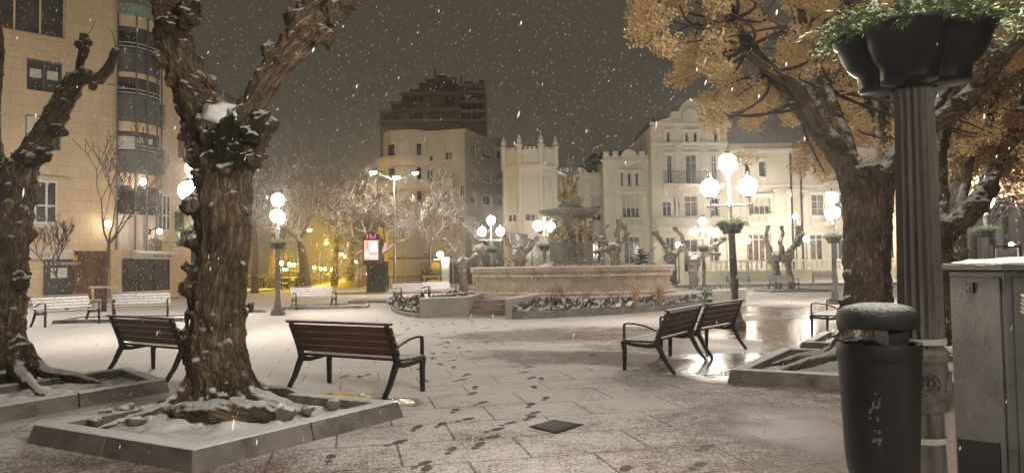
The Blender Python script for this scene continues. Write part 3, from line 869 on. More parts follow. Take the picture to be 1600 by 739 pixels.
def balcony(X0, X1, Y, z, h=1.0, out=.7, style='iron'):
    s = MB(); s.bbox((X0, Y - out, z - .16), (X1, Y - .003, z))
    for X in (X0 + .2, X1 - .35): s.bbox((X, Y - out * .6, z - .5), (X + .15, Y - .004, z - .163))
    bal = s.build('balcony', M_creamt, cas)
    r = MB()
    if style == 'iron':
        n = max(3, int((X1 - X0) / .13))
        for i in range(n + 1):
            X = X0 + .03 + (X1 - X0 - .06) * i / n
            r.bbox((X - .012, Y - out + .02, z + .002), (X + .012, Y - out + .044, z + h))
        r.bbox((X0, Y - out, z + h + .002), (X1, Y - out + .06, z + h + .05))
        r.build('railing', M_iron, bal)
    else:
        r.bbox((X0, Y - out, z + .002), (X1, Y - out + .12, z + .14)); r.bbox((X0, Y - out, z + h - .12), (X1, Y - out + .14, z + h))
        n = max(2, int((X1 - X0) / .55))
        w = (X1 - X0) / n
        for i in range(n):
            xa, xb = X0 + i * w, X0 + (i + 1) * w
            for (p, q) in (((xa, z + .14), (xb, z + h - .12)), ((xb, z + .14), (xa, z + h - .12))):
                r.sweep([(p[0], Y - out + .06, p[1]), (q[0], Y - out + .06, q[1])], .06, .06, (0, 1, 0))
            r.tube([((xa + xb) / 2 + .2 * math.cos(a), Y - out + .06, z + h / 2 + .2 * math.sin(a)) for a in [R(30 * j) for j in range(13)]], .035, 4)
            r.bbox((xa - .05, Y - out + .012, z + .143), (xa + .05, Y - out + .108, z + h - .123))
        r.build('railing', M_creamt, bal)
# main block with its gable
YM = 65.5
X0, X1, z1 = section(1021, 1141, 196, YM, [(1042, 243, 1051, 288, dict(t=.75)), (1071, 242, 1090, 290, dict(t=.75, bl=.0, g=M_glassg)), (1111, 242, 1121, 288, dict(t=.75)),
    (1041, 206, 1048, 223, dict(c=1, f=.1)), (1070, 207, 1077, 223, dict(c=1, f=.1)), (1083, 207, 1091, 223, dict(c=1, f=.1)), (1115, 206, 1122, 223, dict(c=1, f=.1)),
    (1035, 315, 1050, 338, dict(t=.7)), (1069, 306, 1091, 338, dict(t=.7, g=M_glassg)), (1111, 310, 1124, 338, dict(t=.7)),
    (1040, 371, 1055, 411, dict(g=M_glassg)), (1068, 374, 1092, 425, dict(g=M_glass)), (1108, 371, 1124, 411, dict(g=M_glassg))], 12)
MX0, MX1 = X0, X1
gab = MB()
pr = [(1021, 197), (1021, 195), (1048, 186), (1049, 178), (1061, 177), (1066, 166), (1074, 160), (1081, 158), (1089, 160), (1097, 166), (1102, 177), (1114, 178), (1116, 186), (1141, 195), (1141, 197)]
gab.xprism([(P(x, y + .0, YM).x, P(x, y + (1081 - x) * -.0, YM).z + (1081 - x) * .0008) for x, y in pr], YM - .06, YM + .5)
gab.build('gable', M_cream, cas, fix=True)
cp = MB()
for (a, c) in zip(pr[1:-2], pr[2:-1]):
    p, q = P(a[0], a[1], YM), P(c[0], c[1], YM)
    if (p - q).length > .05: cp.sweep([(p.x, YM + .1, p.z + .05), (q.x, YM + .1, q.z + .05)], .75, .14, (0, 1, 0))
cp.build('gable_coping', M_creamt, cas)
md = MB(); c = P(1078, 183, YM); md.tube([(c.x, YM - .2, c.z), (c.x, YM - .05, c.z)], .62, 16)
md.tube([(c.x + .68 * math.cos(R(20 * j)), YM - .15, c.z + .68 * math.sin(R(20 * j))) for j in range(19)], .1, 5)
md.build('medallion', M_creamt, cas)
zb = top(1080, 227, YM)
band(X0, X1, YM, zb, .22, .14); band(X0, X1, YM, top(1080, 195, YM), .25, .22)
for px in (1046.5, 1080, 1116):
    Xc = P(px, 300, YM).x; z = top(px, 288, YM); w = 1.25 if px == 1080 else .75
    balcony(Xc - w, Xc + w, YM, z, 1.05)
    hd = MB(); hd.tube([(Xc + (w - .1) * math.cos(R(a)), YM - .05, top(px, 239, YM) + .5 * math.sin(R(a))) for a in range(0, 181, 20)], .09, 5); hd.build('window_hood', M_creamt, cas)
balcony(P(1022, 300, YM).x, P(1140, 300, YM).x, YM, top(1080, 358, YM), .9, .9, 'stone')
for px in (1024, 1059, 1102, 1138): pilaster(P(px, 300, YM).x, YM, .1, top(1080, 364, YM), .5)
for px in (1060, 1102): pilaster(P(px, 300, YM).x, YM, top(1080, 343, YM), zb - .02, .4, .08)
ra = MB(); ra.bbox((MX0 + .3, YM + .6, z1), (MX1 - .3, YM + 11, z1 + .8)); ra.build('roof', M_roof, cas)
# left wing and recess
YW = 67.0
X0, X1, z1 = section(945, 1020, 254, YW, [(969, 269, 975, 292, dict(c=1, f=.1)), (980, 269, 987, 292, dict(c=1, f=.1)), (992, 269, 999, 292, dict(c=1, f=.1)),
    (972, 303, 1000, 342, dict(c=4, bl=.58, g=M_glassg)), (975, 370, 1000, 411, dict(c=3, t=.8, g=M_glassg))], 10)
band(X0, X1, YW, z1 - .02, .28, .25); band(X0, X1, YW, top(983, 296, YW), .16, .1)
balcony(P(969, 300, YW).x, P(1003, 300, YW).x, YW, top(985, 355, YW), .85, .55, 'stone')
pa = MB()
for px in (947, 962, 1003, 1018): pa.bbox((P(px, 250, YW).x - .25, YW - .05, z1 + .27), (P(px, 250, YW).x + .25, YW + .3, z1 + 1.0))
pa.bbox((X0, YW, z1 + .262), (X1, YW + .25, z1 + .62))
pa.tube([(P(983, 250, YW).x, YW - .02, z1 + .45), (P(983, 250, YW).x, YW + .28, z1 + .45)], .75, 18)
pa.build('parapet', M_creamt, cas)
for px in (949, 966, 1006, 1016): pilaster(P(px, 300, YW).x, YW, top(980, 360, YW), top(980, 298, YW), .45, .1)
YR = 69.5
X0, X1, z1 = section(862, 946, 279, YR, [(922, 304, 941, 345, dict(bl=.45, t=.5)), (876, 304, 888, 345, dict(t=.5)), (922, 372, 940, 412, dict(t=.8)), (880, 372, 892, 412, dict(t=.8)), (858, 300, 866, 345, dict())], 10)
band(X0, X1, YR, z1 - .02, .3, .3)
pa = MB(); pa.bbox((X0, YR, z1 + .285), (X1, YR + .25, z1 + .55))
for px in (905, 915, 927, 938): pa.ball((P(px, 250, YR).x, YR + .12, z1 + .65), .14, 8)
pa.build('parapet', M_creamt, cas)
for px in (868, 903, 917, 944): pilaster(P(px, 300, YR).x, YR, .2, z1 - .5, .4, .1)
balcony(P(920, 300, YR).x, P(943, 300, YR).x, YR, top(930, 363, YR), .8, .5, 'stone')
rf = MB()
p0, p1 = P(884, 275, 72), P(946, 272, 72); ap = P(925, 240, 76)
rf.add([(p0.x, 71, z1), (p1.x + 3, 71, z1), (p1.x + 3, 80, z1), (p0.x, 80, z1), (ap.x, 75, P(925, 240, 75).z), (ap.x + 3, 75, P(940, 236, 75).z)], [(0, 1, 5, 4), (1, 2, 5), (2, 3, 4, 5), (3, 0, 4)])
rf.build('roof', M_roof, cas)
# right part and right wing
YP = 66.3
X0, X1, z1 = section(1141, 1243, 238, YP, [(1163, 252, 1172, 276, dict(c=1)), (1185, 252, 1197, 276, dict(c=1)), (1170, 307, 1204, 338, dict(c=4, bl=.5, g=M_glassg)),
    (1168, 365, 1206, 411, dict(c=4, t=.8, f=.11, g=mat('warm_curtained_glass', (0.16, 0.095, 0.075), 0.25, 0.3, 3, 0.02)))], 10)
band(X0, X1, YP, z1 - .02, .3, .3); band(X0, X1, YP, top(1190, 291, YP), .14, .08)
balcony(P(1167, 300, YP).x, P(1207, 300, YP).x, YP, top(1190, 350, YP), .85, .5, 'stone')
for px in (1160, 1212, 1232): pilaster(P(px, 300, YP).x, YP, top(1190, 354, YP), top(1190, 296, YP), .4, .1)
pa = MB(); pa.bbox((X0 + .1, YP + .02, z1 + .285), (X1, YP + .25, z1 + .8)); pa.build('parapet', M_creamt, cas)
YQ = 67.2
X0, X1, z1 = section(1243, 1440, 236, YQ, [(1267, 304, 1289, 337, dict(r=3, bl=.0, g=M_glassg)), (1303, 304, 1322, 337, dict(r=3, g=M_glassg)), (1265, 366, 1288, 409, dict(c=2, t=.8, f=.11, g=M_glassg)),
    (1299, 366, 1322, 409, dict(c=2, t=.8, f=.11, g=M_glassg)), (1345, 304, 1366, 337, dict(r=3)), (1345, 366, 1368, 409, dict(t=.8)), (1392, 304, 1412, 337, dict(r=3)), (1392, 366, 1414, 409, dict(t=.8)), (1270, 252, 1284, 272, dict(c=2))], 10)
band(X0, X1, YQ, z1 - .02, .3, .3); band(X0, X1, YQ, top(1290, 291, YQ), .14, .08)
for px in (1267, 1303): balcony(P(px - 3, 300, YQ).x, P(px + 24, 300, YQ).x, YQ, top(1290, 350, YQ), .7, .3, 'stone')
for px in (1257, 1294, 1330): pilaster(P(px, 300, YQ).x, YQ, top(1290, 354, YQ), top(1290, 296, YQ), .4, .1)
for px in (1236, 1251):
    Y_ = YP if px < 1243 else YQ
    d = MB(); X = P(px, 300, Y_).x; d.tube([(X, Y_ - .12, .2), (X, Y_ - .12, top(px, 240, Y_))], .09, 6); d.build('downpipe', M_iron, cas)
# tower
TY = 67.0
tc_ = P(828, 300, TY); TR = 2.42
oct_ = [R(22.5 + 45 * k) for k in range(8)]
def ring(r): return [(tc_.x + r * math.cos(a), TY + r * math.sin(a)) for a in oct_]
zt = top(828, 268, TY)
b = MB(); b.prism(ring(TR), 0, zt); b.build('tower_wall', M_cream, cas)
b = MB(); b.prism(ring(TR + .32), zt, zt + .3); b.prism(ring(TR + .18), zt - .35, zt - .003); b.prism(ring(TR - .02), top(828, 300, TY), top(828, 300, TY) + .001)
b.build('cornice', M_creamt, cas)
zp = top(828, 240, TY)
b = MB(); b.prism(ring(TR + .05), zt + .303, zp)
for k in range(8):
    a0, a1 = ring(TR + .05)[k], ring(TR + .05)[(k + 1) % 8]
    for f in (.3, .5, .7):
        b.box((a0[0] + (a1[0] - a0[0]) * f, a0[1] + (a1[1] - a0[1]) * f, zp + .12), (.26, .26, .24), math.atan2(a1[1] - a0[1], a1[0] - a0[0]))
b.build('parapet', M_creamt, cas)
for k, (x, y) in enumerate(ring(TR + .1)):
    b = MB(); b.lathe([(.26, zt + .32), (.26, zp + .3), (.36, zp + .34), (.34, zp + .46), (.16, zp + .55), (.24, zp + .75), (.2, zp + .9), (.04, zp + 1.35)], (x, y, 0), 8); b.build('pinnacle', M_creamt, cas)
    b = MB(); b.lathe([(.2, .1), (.2, zt - .36)], (tc_.x + (TR + .02) * math.cos(oct_[k]), TY + (TR + .02) * math.sin(oct_[k]), 0), 8); b.build('tower_rib', M_creamt, cas)
def tower_window(px0, px1, y0, y1, fy, g=M_glassg):
    """a shallow framed light on one face of the octagon"""
    a = R(-90 + fy)
    dn = Vector((math.cos(a), math.sin(a), 0)); du = Vector((-math.sin(a), math.cos(a), 0))
    fc = Vector((tc_.x, TY, 0)) + dn * (TR * math.cos(R(22.5)) + .004)
    z0, z1 = top(828, y1, TY), top(828, y0, TY)
    w = (px1 - px0) / 1150 * TY
    f = MB()
    for (q0, q1, w0, w1) in ((-w / 2, w / 2, z0, z0 + .1), (-w / 2, w / 2, z1 - .1, z1), (-w / 2, -w / 2 + .1, z0 + .1, z1 - .1), (w / 2 - .1, w / 2, z0 + .1, z1 - .1), (-.04, .04, z0 + .1, z1 - .1)):
        f.obox(fc + du * q0 + Vector((0, 0, w0)), du * (q1 - q0), dn * .1, (0, 0, w1 - w0))
    wd = f.build('window', M_creamt, cas)
    f = MB(); f.obox(fc + du * (-w / 2) + Vector((0, 0, z0)), du * w, dn * .03, (0, 0, z1 - z0)); f.build('pane', g, wd)
tower_window(0, 20, 336, 349, 0); tower_window(0, 20, 372, 408, 0); tower_window(0, 20, 336, 349, -45); tower_window(0, 22, 282, 330, 0, M_cream); tower_window(0, 22, 282, 330, -45, M_cream); tower_window(0, 22, 282, 330, 45, M_cream); tower_window(0, 20, 336, 349, 45)
bd = MB(); c = P(808, 382, 63.2); bd.bbox((c.x - .55, 63.1, c.z - .95), (c.x + .55, 63.2, c.z + .95)); bd.tube([(c.x, 63.15, .14), (c.x, 63.15, c.z - .953)], .06, 6)
sg = thing('notice_board', 'dark upright notice board with pale figures below the battlemented tower', 'sign', (c.x, 63.15, .14))
o = bd.build('board', M_span, sg)
bd = MB()
for k in range(5): bd.ball((c.x + random.uniform(-.3, .3), 63.095, c.z + random.uniform(-.7, .7)), .16, 8, 0, (1, .08, 1.5))
bd.build('pale_figures', M_white, o)

# balustrades in front of it
def balustrade(x0, x1, Y, label, wall=True, step=.42):
    X0, X1 = x0, x1
    th = thing('balustrade', label, 'balustrade', ((X0 + X1) / 2, Y, .14))
    b = MB()
    zb = .95 if wall else .45
    b.bbox((X0, Y - .18, .14), (X1, Y + .18, zb)); b.bbox((X0, Y - .24, zb), (X1, Y + .24, zb + .1))
    b.build('base_wall', M_cream, th)
    b = MB(); zr = zb + .8
    b.bbox((X0, Y - .2, zr), (X1, Y + .2, zr + .14)); b.build('rail', M_creamt, th)
    n = int((X1 - X0) / 5.2)
    for i in range(n + 1):
        X = X0 + .2 + (X1 - X0 - .4) * i / max(1, n)
        b = MB(); b.bbox((X - .22, Y - .215, zb + .103), (X + .22, Y + .215, zr - .003)); b.build('pier', M_creamt, th)
    n = min(96, int((X1 - X0) / step))
    first = None
    for i in range(n):
        X = X0 + .55 + (X1 - X0 - 1.1) * i / (n - 1)
        if first is None:
            b = MB(); b.lathe([(.085, 0), (.085, .06), (.05, .09), (.10, .26), (.10, .34), (.05, .55), (.075, .62), (.085, .64), (.085, .69)], (X, Y, zb + .104), 8)
            first = b.build('baluster', M_creamt, th); fx = X
        else:
            c = first.copy(); COL.objects.link(c); c.parent = th; c.location.x = first.location.x + (X - fx)
balustrade(P(1092, 400, 60).x, P(1430, 400, 60).x, 60, 'long stone balustrade on a low wall behind the right-hand snowy benches')
balustrade(P(932, 400, 60).x, P(1030, 400, 60).x, 60, 'short pale balustrade right of the fountain figures', False)
balustrade(P(738, 400, 60).x, P(872, 400, 60).x, 60, 'pale balustrade left of the fountain below the tower', False)

# ------------------------------------------------------------------ corner flats in the middle, dark tower behind
fl = thing('apartment_building', 'beige five storey corner apartment building with a rounded balcony end', 'building', (-6, 73, 0))
CF = (-4.4, 70.0)
UL = Vector((-.955, .30)).normalized(); LL = 4.9
UR = (.33, .944)
L0 = (CF[0] + UL.x * LL, CF[1] + UL.y * LL); ULR = (-UL.x, -UL.y)
b = MB()
wl = ops_px([(666, 228, 676, 252), (694.5, 225, 706, 249.5), (666, 265, 676, 285), (694.5, 262, 706, 281), (666, 303, 676, 324), (666, 339, 676, 358), (718, 290, 727, 314),
             (649, 376, 658, 398), (661, 382, 672, 400), (698, 379, 708, 402)], L0, ULR)
wl = [(max(.1, o[0]), o[1], min(LL - .1, o[2]), o[3]) for o in wl if o[0] < LL - .3 and o[2] > .3]
ztl = P(700, 208, 71).z
wall_panel(b, L0, ULR, LL, 0, ztl, wl, .2)
wr = ops_px([(736, 227, 744, 246), (755, 231, 768, 251), (777, 235, 787, 252), (736, 263, 744, 283), (755, 267, 768, 287), (777, 269, 787, 288), (736, 300, 744, 319), (755, 304, 768, 322), (777, 305, 787, 323),
             (736, 337, 744, 356), (755, 340, 768, 358), (736, 374, 744, 396), (755, 374, 768, 396)], CF, UR)
LR = 11.5
wr = [o for o in wr if o[2] < LR - .2]
wall_panel(b, CF, UR, LR, 0, ztl, wr, .2)
e = (CF[0] + UR[0] * LR, CF[1] + UR[1] * LR)
b.add([(L0[0], L0[1], ztl), (CF[0], CF[1], ztl), (e[0], e[1], ztl), (e[0] - 9, e[1] + 3, ztl)], [(0, 1, 2, 3)])
b.add([(e[0], e[1], 0), (e[0] - 9, e[1] + 3, 0), (e[0] - 9, e[1] + 3, ztl), (e[0], e[1], ztl)], [(0, 1, 2, 3)])
b.build('wall', M_flat, fl)
for i, o in enumerate(wl): window(fl, L0, ULR, o, .2, 2, 1, .06, M_flatt, M_glassg if i % 3 else M_glass, (.65, .55, .0, .8)[i % 4], True, sillm=M_flatt)
for i, o in enumerate(wr): window(fl, CF, UR, o, .2, 2, 1, .06, M_flatt, M_glassg if i % 2 else M_glass, (.0, .5, .0, .3, .7)[i % 5], True, sillm=M_flatt)
# rounded end
rc = Vector((L0[0] - 1.0, L0[1] + 2.35)); RR = 2.75
b = MB(); b.lathe([(RR, 0), (RR, ztl + .4)], (rc.x, rc.y, 0), 28); b.build('rounded_end', M_flat, fl)
for yy in (255, 293, 331, 368):
    z = P(628, yy, 70).z
    b = MB(); b.lathe([(RR + .02, z - .2), (RR + .55, z - .12), (RR + .55, z + .85), (RR + .40, z + .85), (RR + .40, z + .02), (RR + .02, z + .02)], (rc.x, rc.y, 0), 28, cap=False)
    b.build('curved_balcony', M_flatt, fl)
    for a in (-125, -95, -62):
        q = MB(); d = Vector((math.cos(R(a)), math.sin(R(a)), 0)); t_ = Vector((-d.y, d.x, 0))
        q.obox(Vector((rc.x, rc.y, z + .05)) + d * (RR - .04) - t_ * .5, t_ * 1.0, d * .06, (0, 0, 2.1)); w_ = q.build('window', M_flatt, fl)
        q = MB(); q.obox(Vector((rc.x, rc.y, z + .13)) + d * (RR + .025) - t_ * .42, t_ * .84, d * .012, (0, 0, 1.92)); q.build('pane', M_glass if a != -95 else M_blind, w_)
nn = Vector((ULR[1], -ULR[0], 0)); uu = Vector((ULR[0], ULR[1], 0))
(s0, z1), (s1, z0) = HP(690, 283, L0, ULR), HP(712, 372, L0, ULR)
b = MB(); b.obox(Vector((L0[0], L0[1], z0)) + uu * s0 + nn * .003, uu * (s1 - s0), nn * .55, (0, 0, z1 - z0)); b.obox(Vector((L0[0], L0[1], z1)) + uu * (s0 - .1) + nn * .003, uu * (s1 - s0 + .2), nn * .65, (0, 0, .14)); ob = b.build('oriel', M_flatt, fl)
for ya, yb in ((300, 321), (338, 360)):
    zA, zB = HP(701, yb, L0, ULR)[1], HP(701, ya, L0, ULR)[1]
    window(fl, (L0[0] + nn.x * .556 , L0[1] + nn.y * .556), ULR, (s0 + .35, zA, s1 - .35, zB), -.02, 3, 3, .05, M_white, M_glass, 0, False)
b = MB(); b.obox(Vector((L0[0], L0[1], ztl - .12)) - uu * .1 + nn * -.1, uu * (LL + .2), nn * .3, (0, 0, .3))
nr = Vector((UR[1], -UR[0], 0)); ur = Vector((UR[0], UR[1], 0))
b.obox(Vector((CF[0], CF[1], ztl - .125)) - ur * .1 - nr * .1, ur * (LR + .2), nr * .3, (0, 0, .3))
b.obox(Vector((e[0], e[1], ztl)) - ur * 1.8 - nr * 1.5, ur * 1.4, nr * 1.2, (0, 0, 1.0))
b.build('parapet', M_flatt, fl)
zg = P(690, 404, 70).z
b = MB(); b.obox(Vector((L0[0], L0[1], zg)) - uu * 2.6 + nn * .02, uu * (LL + 2.8), nn * 1.3, (0, 0, .18)); b.build('shop_canopy', M_span, fl)
for k in range(4):
    b = MB(); b.obox(Vector((L0[0], L0[1], .15)) + uu * (.2 + k * 1.15) + nn * .01, uu * .95, nn * .05, (0, 0, zg - .5)); b.build('shop_window', (M_glass, M_glassg)[k % 2], fl)

tw = thing('tower_block', 'dark stepped tower block fading into the snowfall above the beige flats', 'building', (-16, 132, 0))
def tblock(x0, x1, yt, Y, dep, ledges=(), wins=()):
    a, c = P(x0, 200, Y), P(x1, 200, Y); zt = P((x0 + x1) / 2, yt, Y).z
    b = MB(); b.bbox((a.x, Y, 0), (c.x, Y + dep, zt)); b.build('wall', M_tower, tw)
    for y in ledges:
        z = P((x0 + x1) / 2, y, Y).z
        b = MB(); b.bbox((a.x - .3, Y - .9, z - .2), (c.x + .3, Y - .01, z + .25)); b.build('slab_edge', M_towert, tw)
    for (xa, ya, xb, yb) in wins:
        p, q = P(xa, yb, Y), P(xb, ya, Y)
        b = MB(); b.bbox((p.x, Y - .06, p.z), (q.x, Y - .012, q.z)); b.build('window', M_glass, tw)
tblock(628, 718, 146, 131, 14, (148, 173, 190), [(632, 152, 640, 160), (643, 152, 651, 160), (654, 152, 661, 160), (640, 178, 660, 187), (670, 178, 690, 187), (695, 152, 710, 165)])
tblock(668, 712, 124, 134, 8, (126,), [(676, 130, 690, 140)])
tblock(655, 672, 130, 135, 6)
tblock(640, 658, 139, 132.5, 9)
tblock(683, 697, 118, 136, 5)
tblock(612, 632, 163, 133, 9, (163,))
tblock(726, 740, 127, 136, 4)
tblock(700, 720, 137, 133, 8)
tblock(718, 757, 131, 132, 12, (136, 146, 161, 175, 190), [(720 + 9 * k, y, 727 + 9 * k, y + 9) for k in range(4) for y in (150, 164, 178)])
tblock(749, 757, 125, 134, 4)
tblock(594, 630, 176, 132, 12, (176, 192), [(600, 181, 612, 188), (616, 181, 626, 188)])
b = MB()
for px, yt in ((680, 108), (721, 116)): c = P(px, 140, 136); b.tube([(c.x, 136, c.z), (c.x, 136, P(px, yt, 136).z)], .15, 5)
b.build('antenna', M_iron, tw)

# building seen between the trees on the far right
rb = thing('tan_building', 'plain tan building seen between trunks behind the steel cabinet', 'building', (P(1505, 400, 52).x, 54, 0))
a, c = P(1488, 400, 52), P(1522, 400, 52)
b = MB(); wall_panel(b, (a.x, 52), UC, c.x - a.x, 0, 7.6, [(.9, 4.6, 1.5, 5.6)], .1); b.add([(c.x, 52, 0), (c.x, 60, 0), (c.x, 60, 7.6), (c.x, 52, 7.6)], [(0, 1, 2, 3)]); b.add([(a.x, 52, 7.6), (c.x, 52, 7.6), (c.x, 60, 7.6), (a.x, 60, 7.6)], [(0, 1, 2, 3)])
b.add([(a.x, 52, 0), (a.x, 60, 0), (a.x, 60, 7.6), (a.x, 52, 7.6)], [(3, 2, 1, 0)])
b.build('wall', M_stonep, rb); window(rb, (a.x, 52), UC, (.9, 4.6, 1.5, 5.6), .1, 1, 1, .05)
b = MB(); p = P(1500, 388, 51.9); b.bbox((p.x - .22, 51.93, p.z - .3), (p.x + .22, 51.99, p.z + .22)); b.build('green_plate', mat('green_plate', (.12, .22, .17), .5, .1), rb)
b = MB(); b.bbox((a.x - .2, 51.8, 7.6), (c.x + .2, 60.2, 7.8)); b.build('eaves', M_roof, rb)
# ------------------------------------------------------------------ trees
def spline(pts, rad, sub=4):
    P_ = [Vector(p) for p in pts]; n = len(P_)
    op, orr = [], []
    for i in range(n - 1):
        p0, p1, p2, p3 = P_[max(i - 1, 0)], P_[i], P_[i + 1], P_[min(i + 2, n - 1)]
        for k in range(sub):
            t = k / sub
            op.append(0.5 * ((2 * p1) + (p2 - p0) * t + (2 * p0 - 5 * p1 + 4 * p2 - p3) * t * t + (3 * p1 - p0 - 3 * p2 + p3) * t ** 3))
            orr.append(rad[i] * (1 - t) + rad[i + 1] * t)
    op.append(P_[-1]); orr.append(rad[-1])
    return op, orr
def fuse(name, limbs, knobs, vox, m, parent, amp=1.0, lump=0.035, seed=0, burl=1.0):
    """limbs (points, radii) and knobs (centre, radius) grown into one bark surface"""
    b = MB(); segs = []
    for pts, rad in limbs:
        sp, sr = spline(pts, rad)
        b.tube(sp, sr, 14)
        cl = len(segs) * 1.7
        for i in range(len(sp) - 1):
            segs.append((sp[i], sp[i + 1], sr[i], cl)); cl += (sp[i + 1] - sp[i]).length
    for i, (c, r) in enumerate(knobs): b.ball(c, r * (.9 if r > .06 else 1), 12, 0, (1, 1, 1), .9, seed + i)
    o = b.build('tmp', m)
    md = o.modifiers.new('r', 'REMESH'); md.mode = 'VOXEL'; md.voxel_size = vox; md.adaptivity = 0
    dg = bpy.context.evaluated_depsgraph_get()
    me = bpy.data.meshes.new_from_object(o.evaluated_get(dg))
    bpy.data.objects.remove(o)
    n = len(me.vertices)
    co = np.empty(n * 3, np.float32); me.vertices.foreach_get('co', co); co = co.reshape(-1, 3)
    nr = np.empty(n * 3, np.float32); me.vertices.foreach_get('normal', nr); nr = nr.reshape(-1, 3)
    A = np.array([s[0][:] for s in segs]); B = np.array([s[1][:] for s in segs]); RD = np.array([s[2] for s in segs]); CL = np.array([s[3] for s in segs])
    D = B - A; L2 = (D ** 2).sum(1) + 1e-9
    bk = np.empty((n, 3), np.float32); rr = np.empty(n)
    for i in range(0, n, 4000):
        q = co[i:i + 4000, None, :] - A[None]
        t = np.clip((q * D[None]).sum(2) / L2[None], 0, 1)
        d = np.linalg.norm(q - t[..., None] * D[None], axis=2) - RD[None] * .6
        j = d.argmin(1)
        ax = D[j] / np.sqrt(L2[j])[:, None]
        p = co[i:i + 4000] - A[j]
        al = (p * ax).sum(1)
        p = p - ax * al[:, None]; p[:, 2] += (CL[j] + al) * .19
        bk[i:i + 4000] = p
        rr[i:i + 4000] = RD[j]
    off = Vector((seed * 7.3, seed * 1.9, 0))
    ds = np.empty(n)
    for i in range(n):
        p = Vector(bk[i]); w = Vector(co[i])
        pw = p + Vector((0, 0, .05 * mnoise.noise(w * 3.1)))
        rid = .8 - abs(mnoise.noise(pw * 20 + off)) * 2.6
        r2 = .6 - abs(mnoise.noise(pw * 44 + off)) * 2
        lo = mnoise.noise(w * 2.2 + off) + .6 * mnoise.noise(w * 5.5 + off)
        bu = max(0, mnoise.noise(w * 6.0 - off) - .12) + .7 * max(0, mnoise.noise(w * 13.0 + off) - .15)
        bz = .35 + 1.1 * max(0, mnoise.noise(w * .9 + off + Vector((5, 0, 0))) + .25)
        k = min(1.0, rr[i] / .3)
        ds[i] = k * (.020 * amp * rid + .009 * amp * r2 - .016) + lump * k * lo + burl * .16 * k * bu * bz
    co = co + nr * ds[:, None]
    me.vertices.foreach_set('co', co.astype(np.float32).ravel())
    at = me.attributes.new('bark_co', 'FLOAT_VECTOR', 'POINT'); at.data.foreach_set('vector', bk.ravel())
    me.polygons.foreach_set('use_smooth', [True] * len(me.polygons))
    org = ORG[parent.name]
    me.transform(Matrix.Translation(-org)); me.update()
    me.materials.clear(); me.materials.append(m)
    me.name = name
    r = bpy.data.objects.new(name, me); COL.objects.link(r); r.parent = parent; ORG[r.name] = org
    return r
def skel(rows, Y, k=1.0):
    """rows of (photo x, photo y, half width in photo pixels[, offset in depth])"""
    pts = [P(r[0], r[1], Y + (r[3] if len(r) > 3 else 0)) for r in rows]
    return pts, [r[2] * Y / F * k for r in rows]
def twigs(parent, roots, seed, m, length=.8, n=3, r0=.012, lev=2, name='twig', up=.5, sides=4):
    rd = random.Random(seed); b = MB()
    def grow(p, d, L, r, lv):
        pts = [p]; q = Vector(p); dd = Vector(d)
        for k in range(3):
            dd = (dd + Vector((rd.gauss(0, .22), rd.gauss(0, .22), rd.gauss(0, .16) + .05))).normalized()
            q = q + dd * (L / 3); pts.append(q.copy())
        b.tube(pts, [r, r * .8, r * .6, r * .35], sides, 0, False)
        if lv > 0:
            for k in range(n):
                f = rd.choice((1, 2, 3))
                nd = (dd + Vector((rd.gauss(0, .7), rd.gauss(0, .7), rd.gauss(0, .5)))).normalized()
                grow(pts[f], nd, L * rd.uniform(.5, .8), r * .6, lv - 1)
    for p, d in roots: grow(Vector(p), Vector(d).normalized(), length * rd.uniform(.6, 1.2), r0, lev)
    return b.build(name, m, parent)

# foreground knobby trees
def big_tree(label, base, rows_list, Y, knobs_px, roots, seed, vox=.026, mossy=None, group='pollarded trees in the stone pits', amp=1.0, burl=1.0, thin=.9):
    th = thing('pollarded_tree', label, 'tree', base, group)
    limbs = [skel(r, Y, .9 if i == 0 else thin) for i, r in enumerate(rows_list)]
    kn = [(P(k[0], k[1], Y + (k[3] if len(k) > 3 else -.1)), k[2] * Y / F) for k in knobs_px]
    for ang, L, r, dz in roots:
        d = Vector((math.cos(R(ang)), math.sin(R(ang)), 0)); bs = Vector(base)
        sd = Vector((-d.y, d.x, 0)) * random.uniform(-.22, .22); r *= .72
        pts = [bs + Vector((0, 0, .6)) + d * .10, bs + d * (.36 + .1 * L) + Vector((0, 0, .17)), bs + d * (.5 + L * .5) + sd * .6 + Vector((0, 0, .08 + dz)), bs + d * (.55 + L) + sd + Vector((0, 0, -.03))]
        limbs.append((pts, [r * 1.9, r * 1.3, r, r * .5]))
    if seed == 1: limbs.append(([bs + Vector(v) for v in ((-.42, -.30, .06), (-.12, -.62, .10), (.28, -.74, .13), (.60, -.62, .08), (.85, -.40, -.06))], [.05, .09, .12, .10, .05]))
    rk = random.Random(seed)
    for pts, rad in limbs[1:len(rows_list)]:
        sp, sr = spline(pts, rad, 6)
        for p, r in zip(sp, sr):
            for _ in range(int(3 * burl + .5)):
                v = Vector((rk.gauss(0, 1), rk.gauss(0, 1), rk.gauss(0, 1))).normalized()
                kn.append((p + v * r * .86, r * rk.uniform(.2, .46)))
    t = fuse('trunk', limbs, kn, vox, M_barkmoss if seed == 1 else M_bark, th, amp, seed=seed, burl=burl)
    return th, t
T1, Y1 = G(345, 640), None
Y1 = 7.75
T1 = P(345, 640, Y1); T1.z = .1
